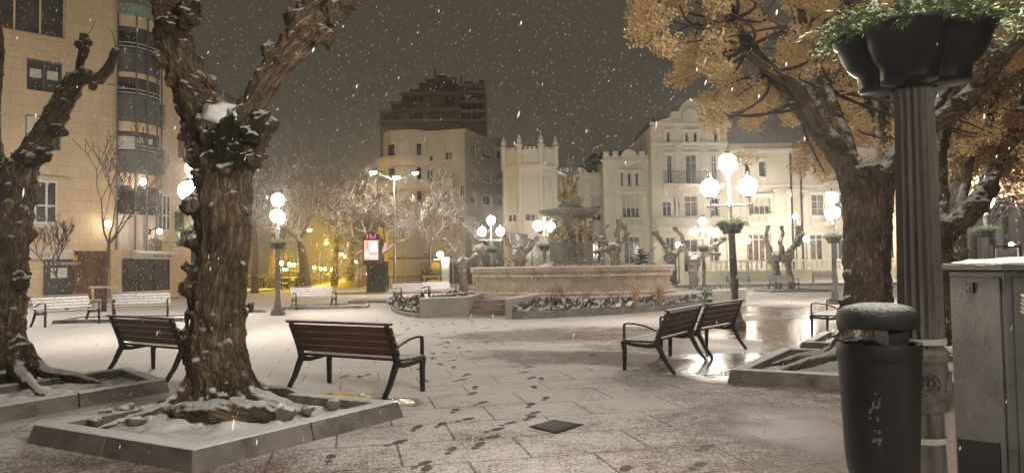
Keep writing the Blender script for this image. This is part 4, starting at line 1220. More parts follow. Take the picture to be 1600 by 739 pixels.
main, trunk1 = big_tree('thick knobby tree forking in two nearest the camera in a snowy stone pit', T1,
    [[(345, 648, 74), (345, 600, 55), (338, 540, 49), (338, 470, 46), (346, 400, 45), (352, 330, 46), (350, 270, 49), (345, 215, 52), (345, 188, 44)],
     [(345, 290, 44), (322, 215, 38), (306, 160, 34), (286, 105, 30), (272, 55, 28), (264, 5, 28), (258, -60, 28, -.3), (250, -140, 24, -.5)],
     [(350, 280, 40), (375, 205, 30), (398, 158, 22), (424, 118, 23), (455, 78, 27), (492, 38, 31), (535, 2, 30), (590, -45, 25, .3), (640, -110, 20, .5)]],
    Y1, [(300, 20, 22), (285, 75, 14), (262, 42, 20), (250, 95, 15), (320, 250, 20), (300, 185, 12), (400, 215, 26), (408, 190, 20), (396, 245, 22), (308, 320, 22), (306, 380, 16), (300, 450, 20),
         (295, 525, 18), (380, 330, 12), (392, 480, 10), (468, 35, 26), (505, 55, 22), (480, 12, 22), (520, 20, 24), (545, -5, 24), (455, 55, 18), (420, 80, 15), (440, 95, 14), (275, 120, 13), (330, 130, 12), (318, 300, 18), (300, 420, 15), (385, 630, 24), (300, 625, 20)],
    [(218, .65, .08, -.05), (340, .6, .07, -.05), (170, .5, .08, -.05), (60, .5, .12, 0)], 1, .019)
b = MB()
b.ball(P(350, 186, Y1 - .04), .30, 24, 0, (.72, 1, .55), .3, 3)
b.build('snow_cap', M_snow, main, smooth=True)

Y0 = 9.9
T0 = P(8, 600, Y0); T0.z = .1
left, _t = big_tree('dark crooked tree cut off by the left picture edge with one bent limb', T0,
    [[(8, 606, 46), (8, 560, 36), (4, 500, 34), (10, 420, 31), (18, 350, 32), (22, 300, 34), (18, 268, 28)],
     [(20, 320, 28), (38, 262, 24), (62, 222, 21), (88, 180, 19), (108, 140, 18), (128, 120, 14), (150, 124, 11), (166, 112, 9), (176, 94, 8), (182, 80, 7.5)],
     [(126, 124, 9), (125, 98, 7), (131, 82, 8), (131, 62, 9), (129, 55, 6)],
     [(15, 310, 26), (-8, 255, 18), (-14, 190, 13), (-6, 120, 11), (-2, 80, 9), (-6, 20, 8)]],
    Y0, [(122, 70, 7), (138, 66, 8), (90, 205, 13), (70, 245, 12), (100, 165, 11), (50, 245, 16), (0, 470, 16), (30, 440, 14), (28, 540, 14), (36, 330, 12), (145, 135, 8)],
    [(325, .8, .10, 0), (10, .7, .10, 0)], 2, .022)
for k_, (p_, d_) in enumerate(((P(133, 60, Y0), (.5, 0, .5)), (P(180, 85, Y0), (.5, 0, .9)), (P(182, 82, Y0), (0, 0, 1)), (P(168, 132, Y0), (.9, 0, -.25)))): twigs(left, [(p_, d_)], 3 + k_, M_twigbare, .4, 0, .007, 0)

# right foreground tree with dry orange leaves
Y2 = 10.6
T2 = P(1350, 570, Y2); T2.z = .1
leafy, _t = big_tree('thick leaning trunk carrying a crown of dry orange leaves on the right', T2,
    [[(1350, 580, 46), (1350, 530, 38), (1349, 460, 35), (1351, 390, 33), (1350, 330, 35), (1348, 285, 38), (1345, 262, 32)],
     [(1350, 320, 30), (1316, 250, 26), (1282, 205, 23, .1), (1244, 158, 20, .2), (1205, 112, 17, .3), (1172, 72, 15, .3), (1150, 30, 11, .4), (1120, -40, 8, .6)],
     [(1282, 205, 17), (1262, 165, 16, -.1), (1240, 132, 14, -.2), (1214, 118, 10, -.3), (1168, 85, 9, -.5)],
     [(1345, 300, 26), (1318, 215, 19, .4), (1290, 140, 15, .9), (1262, 60, 12, 1.4), (1240, -30, 9, 1.8)],
     [(1350, 310, 28), (1396, 252, 22, .1), (1445, 205, 20, .2), (1500, 165, 22, .2), (1548, 112, 19, .1), (1590, 62, 17, 0), (1640, 0, 13, 0)],
     [(1372, 290, 18), (1410, 222, 15, .5), (1460, 170, 13, .9), (1490, 110, 11, 1.2), (1500, 30, 9, 1.5)]],
    Y2, [(1318, 262, 10), (1290, 190, 10), (1322, 430, 8), (1318, 470, 9), (1316, 510, 10), (1250, 140, 11), (1200, 108, 9), (1500, 160, 14), (1530, 120, 16), (1555, 90, 15), (1380, 480, 8)],
    [(200, .95, .11, 0), (235, .8, .11, 0), (160, .7, .10, 0), (300, .6, .1, 0)], 3, .026, group='leafy trees on the right', burl=.34, thin=.70)
Y3 = 15.0
T3 = P(1379, 512, Y3); T3.z = .1
slim, _t = big_tree('slim upright trunk between the big leafy tree and the fluted lamp post', T3,
    [[(1379, 514, 26), (1379, 480, 18), (1377, 420, 15), (1380, 360, 14), (1384, 300, 14), (1386, 240, 13), (1378, 170, 12), (1386, 90, 10), (1396, 0, 8)],
     [(1384, 260, 11), (1365, 190, 9, .4), (1340, 120, 8, .6), (1330, 30, 6, .8)],
     [(1384, 300, 11), (1420, 240, 9, .3), (1450, 170, 8, .5), (1470, 80, 6, .6)]],
    Y3, [(1366, 390, 7), (1368, 440, 7), (1392, 330, 6)], [(200, .6, .1, 0), (300, .6, .1, 0), (60, .6, .1, 0)], 4, .035, group='leafy trees on the right')
Y4 = 13.0
T4 = P(1474, 530, Y4); T4.z = .05
bent, _t = big_tree('dark bent tree behind the steel cabinet with a limb rising to the right', T4,
    [[(1474, 535, 30), (1474, 470, 20), (1473, 420, 19), (1468, 370, 20), (1470, 345, 18)],
     [(1466, 380, 17), (1490, 352, 18), (1515, 332, 19), (1538, 305, 17, .1), (1550, 268, 14, .2), (1572, 232, 17, .2), (1596, 196, 16, .2), (1616, 140, 13, .2), (1640, 60, 10, .2)],
     [(1468, 380, 13), (1474, 310, 10, .4), (1472, 240, 9, .6), (1490, 160, 8, .8), (1500, 60, 6, 1)],
     [(1490, 352, 10), (1506, 300, 8, .5), (1516, 250, 9, .6), (1540, 210, 8, .7), (1560, 130, 6, .8)]],
    Y4, [(1500, 345, 12), (1550, 285, 10), (1590, 205, 10), (1536, 318, 9)], [(200, .5, .1, 0), (320, .5, .1, 0)], 5, .035, group='leafy trees on the right')
th5, _t = big_tree('dark straight trunk further back between lamp post and cabinet', P(1497, 470, 22),
    [[(1497, 488, 20), (1496, 440, 15), (1498, 380, 14), (1494, 320, 12), (1500, 240, 10), (1512, 150, 9), (1520, 40, 7)]], 22, [(1490, 400, 8)], [(200, .5, .1, 0)], 6, .05, group='leafy trees on the right')

def leaf_material(name, a, b):
    t = NT(name)
    at = t.n('ShaderNodeAttribute', attribute_name='tint')
    sep = t.n('ShaderNodeSeparateColor'); t.l(at.outputs['Color'], sep.inputs[0])
    cur = t.mix(sep.outputs['Red'], c4(a), c4(b))
    geo = t.n('ShaderNodeNewGeometry')
    t.l(cur, t.b.inputs['Base Color'])
    t.b.inputs['Roughness'].default_value = .75
    t.b.inputs['Specular IOR Level'].default_value = .2
    tr = t.n('ShaderNodeBsdfTranslucent'); t.l(cur, tr.inputs['Color'])
    ms = t.n('ShaderNodeMixShader'); ms.inputs[0].default_value = .25
    t.l(t.b.outputs[0], ms.inputs[1]); t.l(tr.outputs[0], ms.inputs[2]); t.l(ms.outputs[0], t.out.inputs['Surface'])
    return t.mat
M_leaf = leaf_material('dry_orange_leaves', (0.42, 0.28, 0.125), (0.78, 0.60, 0.34))
M_leafb = leaf_material('dull_brown_leaves', (0.15, 0.095, 0.05), (0.36, 0.24, 0.12))
def leaves(parent, centres, per, rad, size, m, seed, name='crown', squash=.8, snow=.0):
    rg = np.random.default_rng(seed)
    C = np.repeat(np.array(centres, float), per, axis=0)
    n = len(C)
    d = rg.normal(size=(n, 3)); d /= np.linalg.norm(d, axis=1)[:, None]
    p = C + d * (rad * rg.uniform(.15, 1, n) ** .6)[:, None] * np.array([1, 1, squash])
    u = rg.normal(size=(n, 3)); u[:, 2] -= .5; u /= np.linalg.norm(u, axis=1)[:, None]
    w = np.cross(u, rg.normal(size=(n, 3))); w /= np.linalg.norm(w, axis=1)[:, None]
    k = np.cross(u, w)
    s = size * rg.uniform(.55, 1.3, n)[:, None]
    v = np.empty((n, 4, 3))
    v[:, 0] = p - u * s * .5; v[:, 1] = p + w * s * .36 + k * s * .2; v[:, 2] = p + u * s * .6; v[:, 3] = p - w * s * .36 + k * s * .2
    v = v.reshape(-1, 3) - np.array(ORG[parent.name])
    me = bpy.data.meshes.new(name)
    me.vertices.add(n * 4); me.vertices.foreach_set('co', v.astype(np.float32).ravel())
    idx = np.arange(n)[:, None] * 4
    f = np.concatenate([idx + [0, 1, 2], idx + [0, 2, 3]], 1).reshape(-1)
    me.loops.add(len(f)); me.loops.foreach_set('vertex_index', f.astype(np.int32))
    nf = len(f) // 3
    me.polygons.add(nf); me.polygons.foreach_set('loop_start', np.arange(nf, dtype=np.int32) * 3)
    me.update(calc_edges=True); me.validate()
    tint = np.clip(np.repeat(np.repeat(rg.uniform(0, .5, len(centres)), per) + rg.uniform(0, .5, n), 4), 0, 1)
    ca = me.attributes.new('tint', 'FLOAT_COLOR', 'POINT')
    ca.data.foreach_set('color', np.stack([tint, tint, tint, np.ones_like(tint)], 1).astype(np.float32).ravel())
    me.materials.append(m)
    o = bpy.data.objects.new(name, me); COL.objects.link(o); o.parent = parent; ORG[o.name] = ORG[parent.name]
    return o
def inside(poly, x, y):
    r = False; n = len(poly)
    for i in range(n):
        a, b = poly[i], poly[i - 1]
        if (a[1] > y) != (b[1] > y) and x < (b[0] - a[0]) * (y - a[1]) / (b[1] - a[1]) + a[0]: r = not r
    return r
rd = random.Random(5)
OUT = [(985, 45), (1010, -60), (1080, -190), (1250, -260), (1420, -260), (1400, 30), (1330, 210), (1290, 265), (1300, 280), (1240, 276), (1190, 268), (1160, 244), (1095, 218), (1080, 150), (1035, 122), (1040, 88), (990, 62)]
cs = []
while len(cs) < 400:
    x, y = rd.uniform(980, 1430), rd.uniform(-260, 275)
    if inside(OUT, x, y) and mnoise.noise(Vector((x * .016, y * .016, 3))) > -.14:
        cs.append(P(x, y, rd.uniform(9.0, 12.6) if x < 1140 else rd.uniform(10.95, 13.4))[:])
for _ in range(1000):
    x, y = rd.uniform(1330, 1640), rd.uniform(-160, 235)
    if len(cs) < 520 and mnoise.noise(Vector((x * .018, y * .018, 31))) > .02: cs.append(P(x, y, rd.uniform(11.2, 14))[:])
leaves(leafy, cs, 200, .22, .046, M_leaf, 21)
tw_roots = [(Vector(c) + Vector((rd.uniform(-.1, .1), .1, rd.uniform(-.2, .2))), (P(1205, 112, 10.8) - Vector(c)) * -1 + Vector((0, 0, .3))) for c in cs[::3]]
b = MB()
for c in cs[::2]:
    c = Vector(c)
    tgt = min((P(1244, 158, 10.8), P(1205, 112, 10.9), P(1172, 72, 10.9), P(1150, 30, 11), P(1262, 60, 12), P(1240, -30, 12.4), P(1120, -40, 11.2), P(1290, 140, 11.5)), key=lambda q: (q - c).length)
    m_ = (c + tgt) / 2 + Vector((rd.gauss(0, .2), rd.gauss(0, .2), rd.gauss(0, .15)))
    sp, sr = spline([tgt, m_, c], [.035, .02, .008], 4); b.tube(sp, sr, 4, 0, False)
b.build('branches', M_twigbare, leafy)
cs = []
while len(cs) < 120:
    x, y = rd.uniform(1330, 1660), rd.uniform(-200, 270)
    if (x > 1460 or y < 120 + (x - 1330) * .2) and mnoise.noise(Vector((x * .014, y * .014, 8))) > -.15: cs.append(P(x, y, rd.uniform(12.5, 16))[:])
leaves(slim, cs, 170, .36, .075, M_leafb, 22)
cs = []
while len(cs) < 90:
    x, y = rd.uniform(1470, 1680), rd.uniform(-120, 300)
    if mnoise.noise(Vector((x * .014, y * .014, 12))) > -.05: cs.append(P(x, y, rd.uniform(13, 17))[:])
leaves(bent, cs, 90, .38, .07, M_leafb, 23)
cs = [P(rd.uniform(1440, 1620), rd.uniform(-60, 330), rd.uniform(21, 26))[:] for _ in range(110)]
leaves(th5, cs, 80, .6, .10, M_leafb, 24)

# bare branching trees
def bare_tree(label, base, h, tr, seed, spread=.9, levels=5, m=M_twig, group=None, lean=(0, 0), first=.32, kids=3, cat='tree', tm=M_bark2, name='bare_tree', up=.16, shrink=.74, rmin=.008, sides=(6, 5, 4, 3, 3, 3), leafm=None):
    th = thing(name, label, cat, base, group)
    rd = random.Random(seed); tb, cb, ends = MB(), MB(), []
    def grow(p, d, L, r, lv):
        n = 4; pts = [p]; q = Vector(p); dd = Vector(d)
        for k in range(n):
            dd = (dd + Vector((rd.gauss(0, .12 if lv else .035), rd.gauss(0, .12 if lv else .035), rd.gauss(0, .08) + (up * .25 if lv else .1)))).normalized()
            q = q + dd * (L / n); pts.append(q.copy())
        rs = [max(rmin, r * (1 - .45 * k / n)) for k in range(n + 1)]
        (tb if lv == 0 else cb).tube(pts, rs, 10 if lv == 0 else sides[min(lv, 5)], 0, lv == 0)
        if lv >= levels: ends.append(pts[-1]); return
        for k in range(kids + (1 if lv == 0 else 0)):
            a = 2 * math.pi * (k + rd.random() * .8) / (kids + (1 if lv == 0 else 0))
            side = dd.orthogonal().normalized(); side = Matrix.Rotation(a, 3, dd) @ side
            nd = (dd * rd.uniform(.55, 1.0) + side * spread * rd.uniform(.6, 1.1) + Vector((0, 0, up))).normalized()
            s = pts[-1] if k < 2 or lv == 0 else pts[rd.choice((2, 3))]
            grow(s, nd, L * shrink * rd.uniform(.75, 1.1), rs[-1] * .72, lv + 1)
    grow(Vector(base), Vector((lean[0], lean[1], 1)).normalized(), h * first, tr, 0)
    tb.build('trunk', tm if not tm.name.startswith('far_bark') else M_twigbare, th, smooth=True)
    cb.build('crown', m, th)
    return th, ends
def snow_tree(label, px, d, hy, tr_px, seed, **kw):
    b = P(px, 400, d); b.z = 0
    h = P(px, hy, d).z * 1.3
    kw.setdefault('rmin', d * .00055)
    return bare_tree(label, b, h, tr_px * d / F, seed, **kw)
snow_tree('wide snow covered bare tree arching over the phone kiosk and shops', 594, 51, 262, 7, 31, levels=7, spread=1.45, kids=3, first=.235, up=.2, shrink=.775, rmin=.017)
snow_tree('bare young tree held by a wooden frame in front of the restaurant doors', 163, 30, 262, 4, 32, levels=4, spread=.75, kids=3, first=.36, up=.3, m=M_twigbare, name='sapling')
snow_tree('low bare sapling leaning before the menu board', 106, 31.5, 375, 3, 33, levels=4, spread=.6, kids=3, first=.40, up=.3, m=M_twigbare, name='sapling', lean=(-.25, 0))
snow_tree('slender snow dusted young tree in a frame beside the orange barrier', 675, 47.5, 335, 2.4, 34, levels=5, spread=.8, kids=3, first=.45, up=.15, name='sapling', shrink=.66)
snow_tree('stout snowy street tree straight behind the single bench left of the kiosk', 479, 44, 300, 9, 35, levels=5, spread=1.0, kids=3, first=.42, up=.2, m=M_twigmid, rmin=.018)
for k, (px, d, hy, tr, sd) in enumerate(((398, 52, 230, 6, 41), (425, 62, 250, 6, 42), (522, 74, 262, 6, 43), (448, 84, 285, 6, 44), (548, 105, 318, 6, 45), (382, 70, 262, 6, 46))):
    snow_tree(['bare snowy tree standing right beside the big knobby trunk', 'bare snowy tree behind the street lamp with two globes', 'bare snowy tree between street tree and kiosk',
               'distant bare tree beside the dark parked car', 'far bare tree at the end of the yellow lit street', 'bare tree against the far end of the stone building'][k], px, d, hy, tr, sd, levels=4, spread=.9, kids=3, first=.33, group='bare trees along the side street', m=M_twigmid, rmin=d * .0004)
for k, (px, d, hy, tr, sd) in enumerate(((1520, 40, 190, 8, 51), (1575, 46, 170, 8, 52), (1618, 38, 200, 8, 53), (1440, 56, 230, 7, 54), (1548, 60, 215, 8, 55))):
    t_, ends = snow_tree(['dim tree beyond the far right lamp', 'tall dim tree right of the far right lamp', 'dim tree cut off by the right picture edge', 'dim tree hidden mostly behind the fluted post', 'dim tree deep behind the display board'][k],
              px, d, hy, tr, sd, levels=4, spread=.9, kids=3, first=.3, group='dim trees on the far right', m=M_twigbare)
    leaves(t_, [e[:] for e in ends], 26, .75, .16, M_leafb, sd)

# far pollards before the casino
def pollard(label, rows, Y, seed):
    base = P(rows[0][0][0], 420, Y); base.z = 0
    th = thing('pollarded_tree', label, 'tree', base, 'pollarded trees in front of the cream building')
    limbs = []
    for i, r in enumerate(rows):
        pts, rad = skel(r, Y)
        if i == 0: pts[0].z = 0
        limbs.append((pts, rad))
    kn = []
    rd = random.Random(seed)
    for pts, rad in limbs:
        for p, q in list(zip(pts, rad))[1:]: kn.append((p + Vector((rd.uniform(-.08, .08), rd.uniform(-.08, .08), 0)), q * 1.25))
        kn.append((pts[-1], rad[-1] * 1.9))
    fuse('trunk', limbs, kn, .07, M_bark2, th, .9, .05, seed, 1.2)
pollard('pollarded tree right of the fountain figures', [[(962, 430, 8), (961, 412, 7), (960, 388, 7)], [(960, 392, 6), (953, 381, 5), (940, 375, 4.5), (927, 368, 4), (925, 356, 3), (923, 346, 2.5)], [(948, 378, 3), (943, 362, 2.5), (950, 352, 2)],
    [(960, 392, 6), (967, 380, 5), (964, 366, 4), (968, 352, 3.5), (967, 345, 3)], [(966, 382, 4), (979, 366, 3.5), (975, 354, 3)], [(958, 396, 4), (940, 390, 3), (931, 394, 2.5)]], 50, 61)
pollard('pollarded tree below the battlemented tower', [[(812, 430, 9), (812, 406, 8), (810, 398, 8)], [(808, 402, 5), (794, 382, 4), (789, 366, 3)], [(812, 402, 5), (820, 384, 4), (820, 368, 3)], [(814, 402, 6), (834, 378, 5), (846, 362, 4), (852, 352, 3)]], 52, 62)
pollard('pollarded tree with low forked limbs near the poster column', [[(724, 440, 7), (724, 424, 6), (723, 412, 6)], [(723, 416, 5), (716, 406, 4), (708, 393, 3.5), (701, 383, 3), (694, 375, 2.5)], [(712, 400, 3), (716, 390, 2.5), (718, 380, 2)], [(724, 416, 5), (733, 408, 4), (743, 400, 3)]], 47, 63)
pollard('tall pollarded tree behind the lamp left of the fountain', [[(750, 430, 8), (749, 412, 7), (748, 392, 7)], [(748, 400, 6), (745, 384, 5), (736, 367, 4), (727, 357, 3.5), (720, 351, 3), (722, 342, 2.5)], [(749, 400, 5), (756, 392, 4), (768, 384, 3)], [(746, 388, 4), (750, 370, 3), (744, 352, 2.5)]], 54, 64)
pollard('pollarded tree with a long left limb behind the flower bed', [[(1051, 440, 8), (1051, 419, 6), (1049, 401, 6)], [(1049, 406, 5), (1040, 386, 4), (1030, 372, 3.5), (1024, 364, 3)], [(1050, 404, 5), (1063, 387, 4), (1066, 371, 3), (1055, 357, 2.5)]], 54, 65)
pollard('squat pollarded tree behind the lamp right of the fountain', [[(1084, 446, 8), (1084, 425, 6.5), (1083, 406, 7)], [(1082, 410, 5), (1074, 396, 4), (1066, 388, 3.5)], [(1085, 410, 5), (1098, 396, 4.5), (1117, 384, 4), (1130, 374, 3)], [(1092, 402, 4), (1112, 396, 3), (1122, 398, 2.5)]], 47, 66)
pollard('twisted pollarded tree left of the pair behind the snowy bench', [[(1217, 450, 6), (1215, 430, 5.5), (1209, 404, 6)], [(1210, 408, 5), (1200, 386, 4), (1196, 372, 3.5), (1200, 355, 2.5)], [(1212, 408, 4), (1222, 392, 4), (1218, 378, 3), (1224, 366, 2.5), (1221, 355, 2)]], 44, 67)
pollard('twisted pollarded tree right of the pair behind the snowy bench', [[(1237, 450, 6), (1234, 430, 5), (1229, 404, 5.5)], [(1228, 408, 4), (1236, 392, 4.5), (1246, 374, 4), (1247, 356, 3)], [(1226, 406, 4), (1220, 396, 4)], [(1240, 386, 3), (1250, 380, 3), (1252, 366, 2.5)]], 45.5, 68)

# cycad like bush right of the fountain, hedges
def palm(label, px, py, d, h, seed):
    b0 = P(px, py, d); b0.z = .1
    th = thing('palm_bush', label, 'palm', b0)
    b = MB(); b.tube([b0, b0 + Vector((0, 0, h * .45))], [.16, .12], 8); b.build('trunk', M_twigbare, th)
    rd = random.Random(seed); f = MB()
    for k in range(46):
        a = rd.uniform(0, 6.28); el = rd.uniform(.1, 1.3); L = h * rd.uniform(.45, .7)
        p = b0 + Vector((0, 0, h * .45)); d_ = Vector((math.cos(a) * math.cos(el), math.sin(a) * math.cos(el), math.sin(el)))
        s = Vector((-math.sin(a), math.cos(a), 0))
        pts = [p]
        for j in range(5):
            d_ = (d_ + Vector((0, 0, -.22))).normalized(); pts.append(pts[-1] + d_ * L / 5)
        for j in range(5):
            for sg in (-1, 1):
                q = pts[j] + s * sg * L * .22 + (pts[j + 1] - pts[j]) * .9
                f.add([pts[j], pts[j + 1], q], [(0, 1, 2)])
    f.build('fronds', M_evergreen, th)
palm('bushy palm with drooping fronds before the left wing', 1005, 440, 57, 3.1, 71)
def hedge(label, px0, px1, y0, d, seed):
    a, c = P(px0, 420, d), P(px1, 420, d); h = P(px0, y0, d).z
    th = thing('hedge', label, 'hedge', ((a.x + c.x) / 2, d, .1))
    rd = random.Random(seed)
    cs = []
    for _ in range(int((c.x - a.x) * 9)): cs.append((rd.uniform(a.x, c.x), d + rd.uniform(-.5, .5), rd.uniform(.3, h)))
    b = MB()
    n = len(cs)
    for c_ in cs:
        for _ in range(26):
            p = Vector(c_) + Vector((rd.gauss(0, .25), rd.gauss(0, .25), rd.gauss(0, .18)))
            u = Vector((rd.gauss(0, 1), rd.gauss(0, 1), rd.gauss(0, 1))).normalized(); v = u.orthogonal().normalized()
            b.add([p, p + u * .13, p + v * .13], [(0, 1, 2)])
    b.build('foliage', M_evergreen, th)
    s = MB(); 
    for _ in range(8):
        x = rd.uniform(a.x, c.x); s.tube([(x, d, 0), (x, d, h * .7)], .03, 5)
    s.build('stem', M_twigbare, th)
hedge('clipped hedge behind the left balustrade', 762, 800, 398, 61.3, 72)
hedge('clipped hedge at the foot of the recessed wing', 836, 872, 400, 61.3, 73)
hedge('low hedge behind the short right balustrade', 936, 966, 402, 61.3, 74)
hedge('dark hedge along the yellow lit street', 488, 545, 428, 92, 75)
hedge('dark hedge at the street corner near the parked car', 405, 436, 432, 66, 76)
# ------------------------------------------------------------------ street lamps with planters
def make_lamp():
    th = thing('street_lamp', 'x', 'street lamp', (0, 0, 0))
    def flute(n, dep): return lambda a, z: 1 - dep * (0.5 - 0.5 * math.cos(n * a)) ** .6
    b = MB()
    b.lathe([(.25, 0), (.25, .09), (.22, .13), (.22, .18), (.17, .22)], n=8)
    b.lathe([(.165, .21), (.14, .28), (.115, .38), (.098, .50), (.086, .64), (.078, .82), (.078, .92)], n=96, rf=flute(12, .12))
    b.build('base', M_post, th)
    b = MB()
    b.lathe([(.080, .91), (.096, .925), (.098, .95), (.090, .96), (.092, .97), (.098, .99), (.098, 1.10), (.093, 1.12), (.104, 1.135), (.104, 1.165), (.09, 1.185)], n=40)
    for q in range(6):                      # rosettes and rays cast on the collar
        a0 = R(-184 + 60 * q)
        d = Vector((math.cos(a0), math.sin(a0), 0)); t_ = Vector((-d.y, d.x, 0)); c = d * .0985 + Vector((0, 0, 1.045))
        if q % 2 == 0:
            b.tube([c + d * (.004 - (abs(math.cos(R(20 * k))) ** 2) * .011) + t_ * .044 * math.cos(R(20 * k)) + Vector((0, 0, .044 * math.sin(R(20 * k)))) for k in range(19)], .006, 5)
            for k in range(8):
                e = R(45 * k); b.ball(c + t_ * .025 * math.cos(e) + Vector((0, 0, .025 * math.sin(e))), .0105, 6)
            b.ball(c + d * .003, .012, 8)
        else:
            for k in range(5):
                e = a0 + (k - 2) * .15; dd = Vector((math.cos(e), math.sin(e), 0))
                b.tube([dd * .100 + Vector((0, 0, 1.005)), dd * .103 + Vector((dd.y * -.02, dd.x * .02, 1.085))], .0075, 5)
    b.build('collar', M_post, th)
    b = MB()
    b.lathe([(.084, 1.18), (.088, 1.22), (.090, 1.3), (.086, 1.6), (.078, 2.24), (.082, 2.25), (.082, 2.30)], n=144, rf=flute(18, .17))
    b.build('shaft', M_post, th)
    b = MB()
    b.tube([(0, 0, 2.27), (0, 0, 3.0)], [.05, .042], 10); b.tube([(0, 0, 2.96), (0, 0, 3.80)], [.036, .03], 8)
    b.lathe([(.042, 2.93), (.07, 2.96), (.07, 3.05), (.042, 3.09)], n=12)
    b.lathe([(.033, 3.25), (.05, 3.28), (.05, 3.33), (.033, 3.36)], n=10)
    b.lathe([(.03, 3.76), (.09, 3.80), (.10, 3.83), (.03, 3.835)], n=12)
    b.box((-.09, 0, 3.52), (.12, .05, .05)); b.box((-.14, 0, 3.50), (.05, .05, .12))
    b.build('stem', M_post, th)
    b = MB()
    b.tube([(-.53, 0, 3.0), (.53, 0, 3.0)], .028, 8)
    for s in (-1, 1):
        b.ball((s * .28, 0, 3.0), .042, 8); b.ball((s * .55, 0, 3.0), .052, 8)
        b.tube([(s * .48, 0, 2.98), (s * .48, 0, 2.76)], [.022, .012], 6); b.ball((s * .48, 0, 2.75), .024, 6)
        b.tube([(s * .48, 0, 3.0), (s * .48, 0, 3.2)], [.03, .03], 8); b.lathe([(.03, 3.16), (.10, 3.20), (.115, 3.23), (.02, 3.235)], (s * .48, 0, 0), 12)
    b.build('arm', M_post, th)
    for x, z in ((0, 3.84), (-.48, 3.24), (.48, 3.24)):
        b = MB()
        b.lathe([(.10, 0), (.155, .045), (.20, .13), (.212, .21), (.198, .29), (.150, .36), (.08, .40)], (x, 0, z), 20)
        gl = b.build('globe', M_globe, th, smooth=True)
        b = MB(); b.lathe([(.085, .402), (.09, .43), (.055, .46), (.05, .49), (.02, .52), (.028, .545), (.004, .58)], (x, 0, z), 10); b.build('finial', M_post, gl)
    pot(th)
    return th
def pot(th):
    def lobes(a, z):
        return 1 - .36 * (1 - abs(math.cos(2 * a + .9)) ** .5)
    b = MB()
    b.lathe([(.09, 2.30), (.215, 2.305), (.218, 2.32), (.222, 2.372), (.255, 2.40), (.285, 2.45), (.303, 2.512), (.318, 2.52), (.32, 2.545), (.302, 2.55), (.285, 2.50), (.05, 2.49)], n=96, rf=lobes, cap=False)
    p = b.build('planter_pot', M_pot, th, smooth=True)
    rd = random.Random(9); f = MB()
    for k in range(240):
        a = rd.uniform(0, 6.28); r = .29 * rd.random() ** .5
        q = Vector((r * math.cos(a), r * math.sin(a), 2.51)); out = Vector((math.cos(a), math.sin(a), 0))
        d = (out * rd.uniform(.1, 1.1) * (r / .25) + Vector((rd.gauss(0, .25), rd.gauss(0, .25), 1))).normalized()
        L = rd.uniform(.10, .22)
        for j in range(7):
            n_ = q + d * L / 6
            d = (d + Vector((0, 0, -.16 - .6 * r))).normalized()
            for s in range(7):
                u = Vector((rd.gauss(0, 1), rd.gauss(0, 1), rd.gauss(0, .6))).normalized()
                w = u.cross(d).normalized() * .0035
                e = n_ + u * .026 + d * .012
                f.add([n_ - w, n_ + w, e], [(0, 1, 2)])
            f.add([q + Vector((.0015, 0, 0)), q - Vector((.0015, 0, 0)), n_], [(0, 1, 2)])
            q = n_
    f.build('plant', M_green, p)
lamp0 = make_lamp()
LG = 'three globe lamps on fluted posts round the square'
def put_lamp(px, d, rz, label, first=[True], tilt=0.0, drop=()):
    o = lamp0 if first[0] else copy_tree(lamp0)
    first[0] = False
    p = P(px, 400, d); place(o, (p.x, d, 0), rz)
    o.rotation_euler = (0, tilt, rz)
    tag(o, label, 'street lamp', LG)
    for n in drop:
        gs = [c for c in o.children if c.name.startswith('globe')]
        g_ = gs[n]
        for c in list(g_.children): bpy.data.objects.remove(c)
        bpy.data.objects.remove(g_)
    return o
fgl = put_lamp(1432, 3.2, R(80), 'weathered fluted lamp post carrying a black planter, with the litter bin on it')
fgl.rotation_euler = (R(0.0), R(-1.0), R(80))
put_lamp(1148, 18.0, R(4), 'lit lamp with three globes right behind the dark bench pair', tilt=R(-1.6))
put_lamp(434, 25.8, R(104), 'lit lamp seen end-on beside the side street with white flowers in its planter')
put_lamp(304, 17.6, R(96), 'lit lamp half hidden behind the big knobby trunk')
put_lamp(768, 38.5, R(2), 'lit lamp with three globes behind the left edge of the fountain basin')
put_lamp(851, 34.0, R(52), 'lit lamp close behind the left side of the fountain figures', drop=(0,))
put_lamp(1099, 42.0, R(-3), 'lit lamp with three globes right of the fountain before the squat pollard')
put_lamp(1303, 28.0, R(72), 'lit lamp immediately left of the thick leafy trunk')
put_lamp(1542, 23.5, R(62), 'lit lamp at the far right above the display board')
put_lamp(1368, 58.0, R(20), 'small distant lamp seen between the two leafy trunks')
# unseen lamps past the left edge, added to brighten the stone building
put_lamp(800, 23.5, R(30), 'unseen lamp added just beyond the left picture edge to light the stone building').location.x = -18.6
put_lamp(800, 31.0, R(60), 'unseen lamp added before the hidden end of the stone building to light its front').location.x = -25.2
put_lamp(800, -6.5, R(10), 'unseen lamp lighting the foreground from behind the viewer on the right').location.x = 4.2  # rear lamps are unseen, added to light the foreground trunks and post
put_lamp(800, -11.0, R(40), 'unseen lamp added behind the viewer on the left for foreground light').location.x = -6.0
# cable ties round the nearest post
tm = Matrix.Rotation(R(-1.0), 3, 'Y')
for z, r in ((1.215, .090), (.80, .081)):
    b = MB(); b.lathe([(r, z - .012), (r + .006, z - .012), (r + .006, z + .012), (r, z + .012)], n=40, cap=False, rf=None)
    s = b.build('strap', mat('pale_plastic_strap', (.5, .48, .42), .5, .1), fgl)

